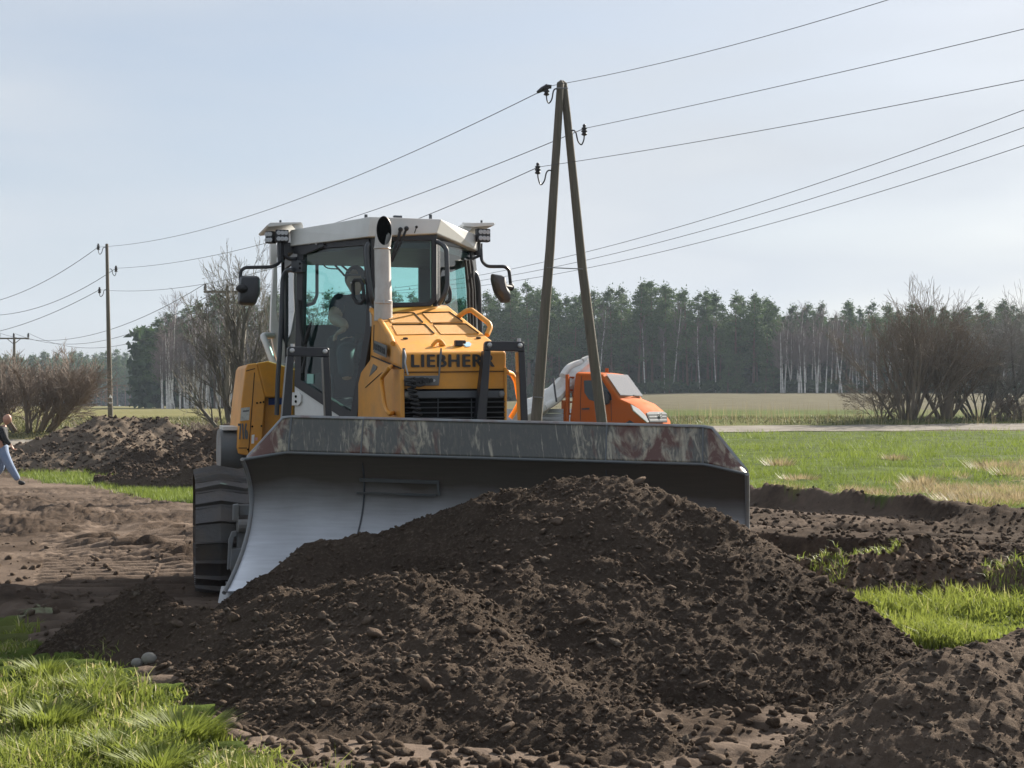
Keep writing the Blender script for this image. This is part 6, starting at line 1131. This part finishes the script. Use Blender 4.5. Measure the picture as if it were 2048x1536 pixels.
# ================================================================ forest: pines, birches
M['needle'] = leafmat('pine_needles', (.028, .055, .024), (.10, .155, .058), .25, .8)
M['pinebark'] = bark('pine_bark', (.15, .085, .055), (.09, .075, .065)); M['birchbark'] = paint('birch_bark', (.75, .72, .68), .8, dirt=(.12, .10, .09), damt=.9, dscale=1.2, stretch=(1, 1, 1.5)); M['birchtwig'] = bark('birch_twigs', (.15, .115, .105), (.20, .16, .15))
def pine_proto(seed, h, base, wid, col=0.):
    rn = np.random.default_rng(seed); P = []; T = []; nb_ = int(30+10*rn.random()); lean = rn.normal(0, .02, 2)
    for i in range(nb_):
        t = base+(1-base)*(i+rn.random())/nb_; z = h*t; prof_ = (1-((t-base)/(1-base)))**.65*.85+.15; R_ = wid*prof_*(.45+.75*rn.random()); a = rn.random()*6.283
        c = np.array([math.cos(a)*R_*.7+lean[0]*z, math.sin(a)*R_*.7+lean[1]*z, z+R_*.08]); m = int(60+60*prof_); s = np.array([.75, .75, .34])*(.45+.5*R_)
        q = rn.normal(0, .55, (m, 3)); P.append(c+q*s); T.append(np.full(m, rn.random()*.7)+rn.random(m)*.3)
    # leader and lower dead sprays
    P.append(np.array([lean[0]*h, lean[1]*h, h])+rn.normal(0, 1, (40, 3))*[.3, .3, .4]); T.append(rn.random(40))
    P = np.concatenate(P); T = np.concatenate(T); n = len(P); s = .09+.13*rn.random(n); d1 = rn.normal(0, 1, (n, 3)); d1[:, 2] = d1[:, 2]*.5+.25; d1 /= np.linalg.norm(d1, axis=1)[:, None]; d2 = np.cross(d1, rn.normal(0, 1, (n, 3))); d2 /= np.linalg.norm(d2, axis=1)[:, None]
    Vv = np.stack([P-d2*s[:, None]*.55, P+d2*s[:, None]*.55, P+d1*s[:, None]*1.9], 1).reshape(-1, 3); me = npmesh('crown', Vv, np.arange(3*n).reshape(-1, 3)); fattr(me, 'rnd', np.repeat(np.clip(T+col, 0, 1), 3)); me.materials.append(M['needle'])
    b = MB(); b.tube([V((lean[0]*h*k, lean[1]*h*k, h*k*.97-.3)) for k in (0, .3, .6, .85, 1)], [.20, .16, .12, .07, .03], 6)
    for i in range(16):
        t = base*.7+(1-base*.7)*rn.random(); z = h*t; a = rn.random()*6.283; l = wid*(1-t)**.5*.8+.3; b.tube([V((lean[0]*z, lean[1]*z, z)), V((lean[0]*z+math.cos(a)*l, lean[1]*z+math.sin(a)*l, z+.25*l))], [.045, .015], 4, False)
    mt_ = bpy.data.meshes.new('trunk'); mt_.from_pydata(b.v, [], b.f); mt_.materials.append(M['pinebark']); return me, mt_
def birch_proto(seed, h):
    rn = random.Random(seed); V_, F_ = [], []; b = MB(); lean = V((rn.gauss(0, .07), rn.gauss(0, .07), 1)); pts = [V((lean.x*h*k+rn.gauss(0, .05), lean.y*h*k, h*k-.2)) for k in (0, .2, .4, .6, .8, 1)]; b.tube(pts, [.13, .11, .095, .075, .045, .02], 6)
    mt_ = bpy.data.meshes.new('trunk'); mt_.from_pydata(b.v, [], b.f); mt_.materials.append(M['birchbark'])
    for k in range(26):
        t = rn.uniform(.35, 1); i = min(int(t*5), 4); p = pts[i].lerp(pts[i+1], t*5-i); a = rn.uniform(0, 6.283); twigs(V_, F_, p, V((math.cos(a)*.6, math.sin(a)*.6, 1)).normalized(), .03, (1.15-t*.6)*h*.16, 2, dict(wob=.15, up=.03, br=(3, 4), spread=.5, len=(.6, .85), rmin=.014), rn)
    me = bpy.data.meshes.new('crown'); me.from_pydata(V_, [], F_); me.materials.append(M['birchtwig']); return me, mt_
pines = [pine_proto(100+k, h, bs_, w_, c_) for k, (h, bs_, w_, c_) in enumerate([(16, .38, 2.9, 0), (17, .44, 2.6, -.1), (15, .28, 3.1, .1), (16.5, .34, 2.8, 0), (14, .20, 2.9, .1), (17, .50, 2.6, -.1), (15.5, .42, 3.3, .05), (9, .05, 2.3, .15), (16, .30, 3.3, 0)])]
birches = [birch_proto(200+k, h) for k, h in enumerate((10, 11.5, 9.5, 12, 8.5))]
def plant(kind, meshes, x, y, sc, label, grp, rz):
    e = empty(kind, (x, y, float(ground(x, y, False))-.1), rz, label=label, cat='pine tree' if kind == 'pine_tree' else 'birch tree', group=grp); e.scale = (sc[0], sc[0], sc[1])
    for nm, me in zip(('crown', 'trunk'), meshes): o = bpy.data.objects.new(nm, me); C.objects.link(o); o.parent = e
rf_ = random.Random(5)
TOP = ([900, 960, 1060, 1180, 1290, 1370, 1420, 1500, 1600, 1650, 1720, 1800, 1900, 2048, 2300], [590, 580, 575, 582, 568, 575, 588, 590, 612, 600, 606, 612, 606, 603, 600])
L1 = 'dark green pine in the front row of the forest behind the field'; L2 = 'dark green pine deeper inside the forest behind the field'; L3 = 'pine of the hazy blue forest far left beyond the shrub'; L4 = 'pine among the birch wood behind the tall bare tree'
for row, (Yr, step, lab) in enumerate(((250, 3.3, L1), (254, 3.0, L2), (259, 3.0, L2), (266, 3.2, L2))):
    x0, x1 = (880-CX)/FX*Yr, (2160-CX)/FX*Yr; x = x0
    while x < x1:
        px = CX+FX*x/Yr; yy = Yr+rf_.uniform(-1.8, 1.8); zone_b = sst(1545, 1585, px)*(1-sst(1700, 1760, px))
        if row <= 1 and zone_b > .5: x += step; continue
        top = np.interp(px, *TOP)+rf_.choice((rf_.uniform(-8, 10), rf_.uniform(4, 40)))+(6 if row else 0); gz_ = float(ground(x, yy, False)); want = CAMZ+(HY-top)/FX*yy-gz_
        k = rf_.choice((0, 1, 3, 5, 6, 8) if row else (0, 2, 3, 4, 6, 8, 8, 2)); 
        if zone_b > .5: k = rf_.choice((1, 5, 5))
        hh = (16, 17, 15, 16.5, 14, 17, 15.5, 9, 16)[k]; s = want/hh; plant('pine_tree', pines[k], x, yy, (max(.75, s)*rf_.uniform(.85, 1.1), s), lab, 'pines of the forest edge behind the field', rf_.uniform(0, 6.3)); x += step*rf_.uniform(.7, 1.3)
for px in (1010, 1090, 1240, 1455, 1475, 1530, 1548, 1340): plant('pine_tree', pines[7], (px-CX)/FX*246, 246+rf_.uniform(-1, 1), (rf_.uniform(.6, .8), rf_.uniform(.45, .75)), 'short bushy young pine at the foot of the forest edge', 'young pines at the forest edge', rf_.uniform(0, 6))
for k in range(44):
    px = rf_.choice((rf_.uniform(1560, 1780), rf_.uniform(1560, 1780), rf_.uniform(1780, 2120), rf_.uniform(1560, 1640))); Yb = rf_.uniform(242, 252); s = rf_.uniform(.85, 1.12); plant('birch_tree', birches[k % 5], (px-CX)/FX*Yb, Yb, (s, s), 'white stemmed leafless birch below the pines right of the truck', 'birches along the right forest edge', rf_.uniform(0, 6.3))
for px in (1330, 1345, 1400, 1432, 1290, 1195): plant('birch_tree', birches[rf_.randint(0, 4)], (px-CX)/FX*247.5, 247.5, (.9, 1.15), 'lone pale birch stem among the front pines', 'birches among the pines', rf_.uniform(0, 6))
# birch and pine wood left of the cab
for (px, Y_, top, k) in ((560, 236, 590, 2), (530, 240, 600, 8), (500, 236, 610, 6), (465, 238, 600, 3), (430, 235, 592, 0), (405, 238, 606, 8), (385, 236, 615, 2), (360, 233, 630, 8), (338, 232, 628, 6), (326, 230, 640, 8), (590, 240, 585, 0), (480, 246, 595, 1), (545, 246, 588, 5), (445, 244, 590, 5), (620, 242, 590, 3), (650, 240, 585, 2), (680, 242, 590, 6), (710, 240, 600, 8), (745, 242, 590, 3), (790, 240, 585, 0), (820, 242, 590, 8), (860, 244, 588, 2), (890, 244, 585, 6)):
    x = (px-CX)/FX*Y_; g__ = float(ground(x, Y_, False)); want = CAMZ+(HY-top)/FX*Y_-g__; hh = (16, 17, 15, 16.5, 14, 17, 15.5, 9, 16)[k]; plant('pine_tree', pines[k], x, Y_, (1.05, want/hh), L4, 'pines of the left wood', rf_.uniform(0, 6.3))
for k in range(46):
    px = rf_.uniform(322, 640) if k > 4 else (334, 341, 326, 349, 360)[k]; Yb = rf_.uniform(222, 232) if k > 4 else 218; s = rf_.uniform(.95, 1.3) if k > 4 else rf_.uniform(.75, 1.2); plant('birch_tree', birches[k % 5], (px-CX)/FX*Yb, Yb, (s, s), 'white stemmed leafless birch behind the tall bare tree', 'birches of the left wood', rf_.uniform(0, 6.3))
# distant forest on the left
for row, (Yr, step) in enumerate(((470, 4.0), (482, 4.4))):
    x = (-60-CX)/FX*Yr
    while x < (345-CX)/FX*Yr:
        px = CX+FX*x/Yr; top = np.interp(px, [0, 200, 330], [712, 702, 700])+rf_.uniform(-3, 8); g__ = float(ground(x, Yr, False)); want = CAMZ+(HY-top)/FX*Yr-g__; k = rf_.choice((0, 2, 3, 6, 8)); hh = (16, 17, 15, 16.5, 14, 17, 15.5, 9, 16)[k]
        plant('pine_tree', pines[k], x, Yr+rf_.uniform(-2, 2), (want/hh*1.1, want/hh), L3, 'pines of the far left forest', rf_.uniform(0, 6.3)); x += step*rf_.uniform(.8, 1.2)
def mass(name, x0, x1, Y0, Y1, h0, h1, n, label):
    rn = np.random.default_rng(77); y = rn.uniform(Y0, Y1, n); x = rn.uniform(x0, x1, n); z = ground(x, y, False); hh = rn.uniform(h0, h1, n); P = np.stack([x, y, z+hh], 1); s = .8+.9*rn.random(n)*(Y0/260); d1 = rn.normal(0, 1, (n, 3)); d1 /= np.linalg.norm(d1, axis=1)[:, None]; d2 = np.cross(d1, rn.normal(0, 1, (n, 3))); d2 /= np.linalg.norm(d2, axis=1)[:, None]
    Vv = np.stack([P-d2*s[:, None]*.5, P+d2*s[:, None]*.5, P+d1*s[:, None]], 1).reshape(-1, 3); me = npmesh(name, Vv, np.arange(3*n).reshape(-1, 3)); fattr(me, 'rnd', np.repeat(rn.random(n)*.5, 3)); return tag(link(name, me, M['needle']), label, kind='stuff')
mass('forest_interior', -14, 100, 270, 300, .5, 13, 34000, 'dark forest interior behind the front pines')
mass('forest_interior', -62, -20, 248, 262, .5, 13, 12000, 'dark wood interior behind the left birches')
mass('forest_interior', -180, -95, 490, 520, .5, 15, 14000, 'interior of the far left forest')
mass('undergrowth', -14, 100, 246, 262, .1, 1.3, 9000, 'dark undergrowth along the forest foot')

# ================================================================ air
b = MB(); b.box((0, 350, 0), (1900, 1100, 0)); b.v = []; b.f = []
b.box((0, 330, 24), (1500, 860, 56)); hz = b.build('haze', None, None); tag(hz, 'thin spring haze over the fields', kind='stuff')
m, t, o = newmat('haze_air'); pv = N(t, 'ShaderNodeVolumePrincipled'); pv.inputs['Color'].default_value = (.72, .84, 1.0, 1); pv.inputs['Density'].default_value = .00022; pv.inputs['Anisotropy'].default_value = .1
t.links.new(pv.outputs[0], o.inputs['Volume']); hz.data.materials.append(m)
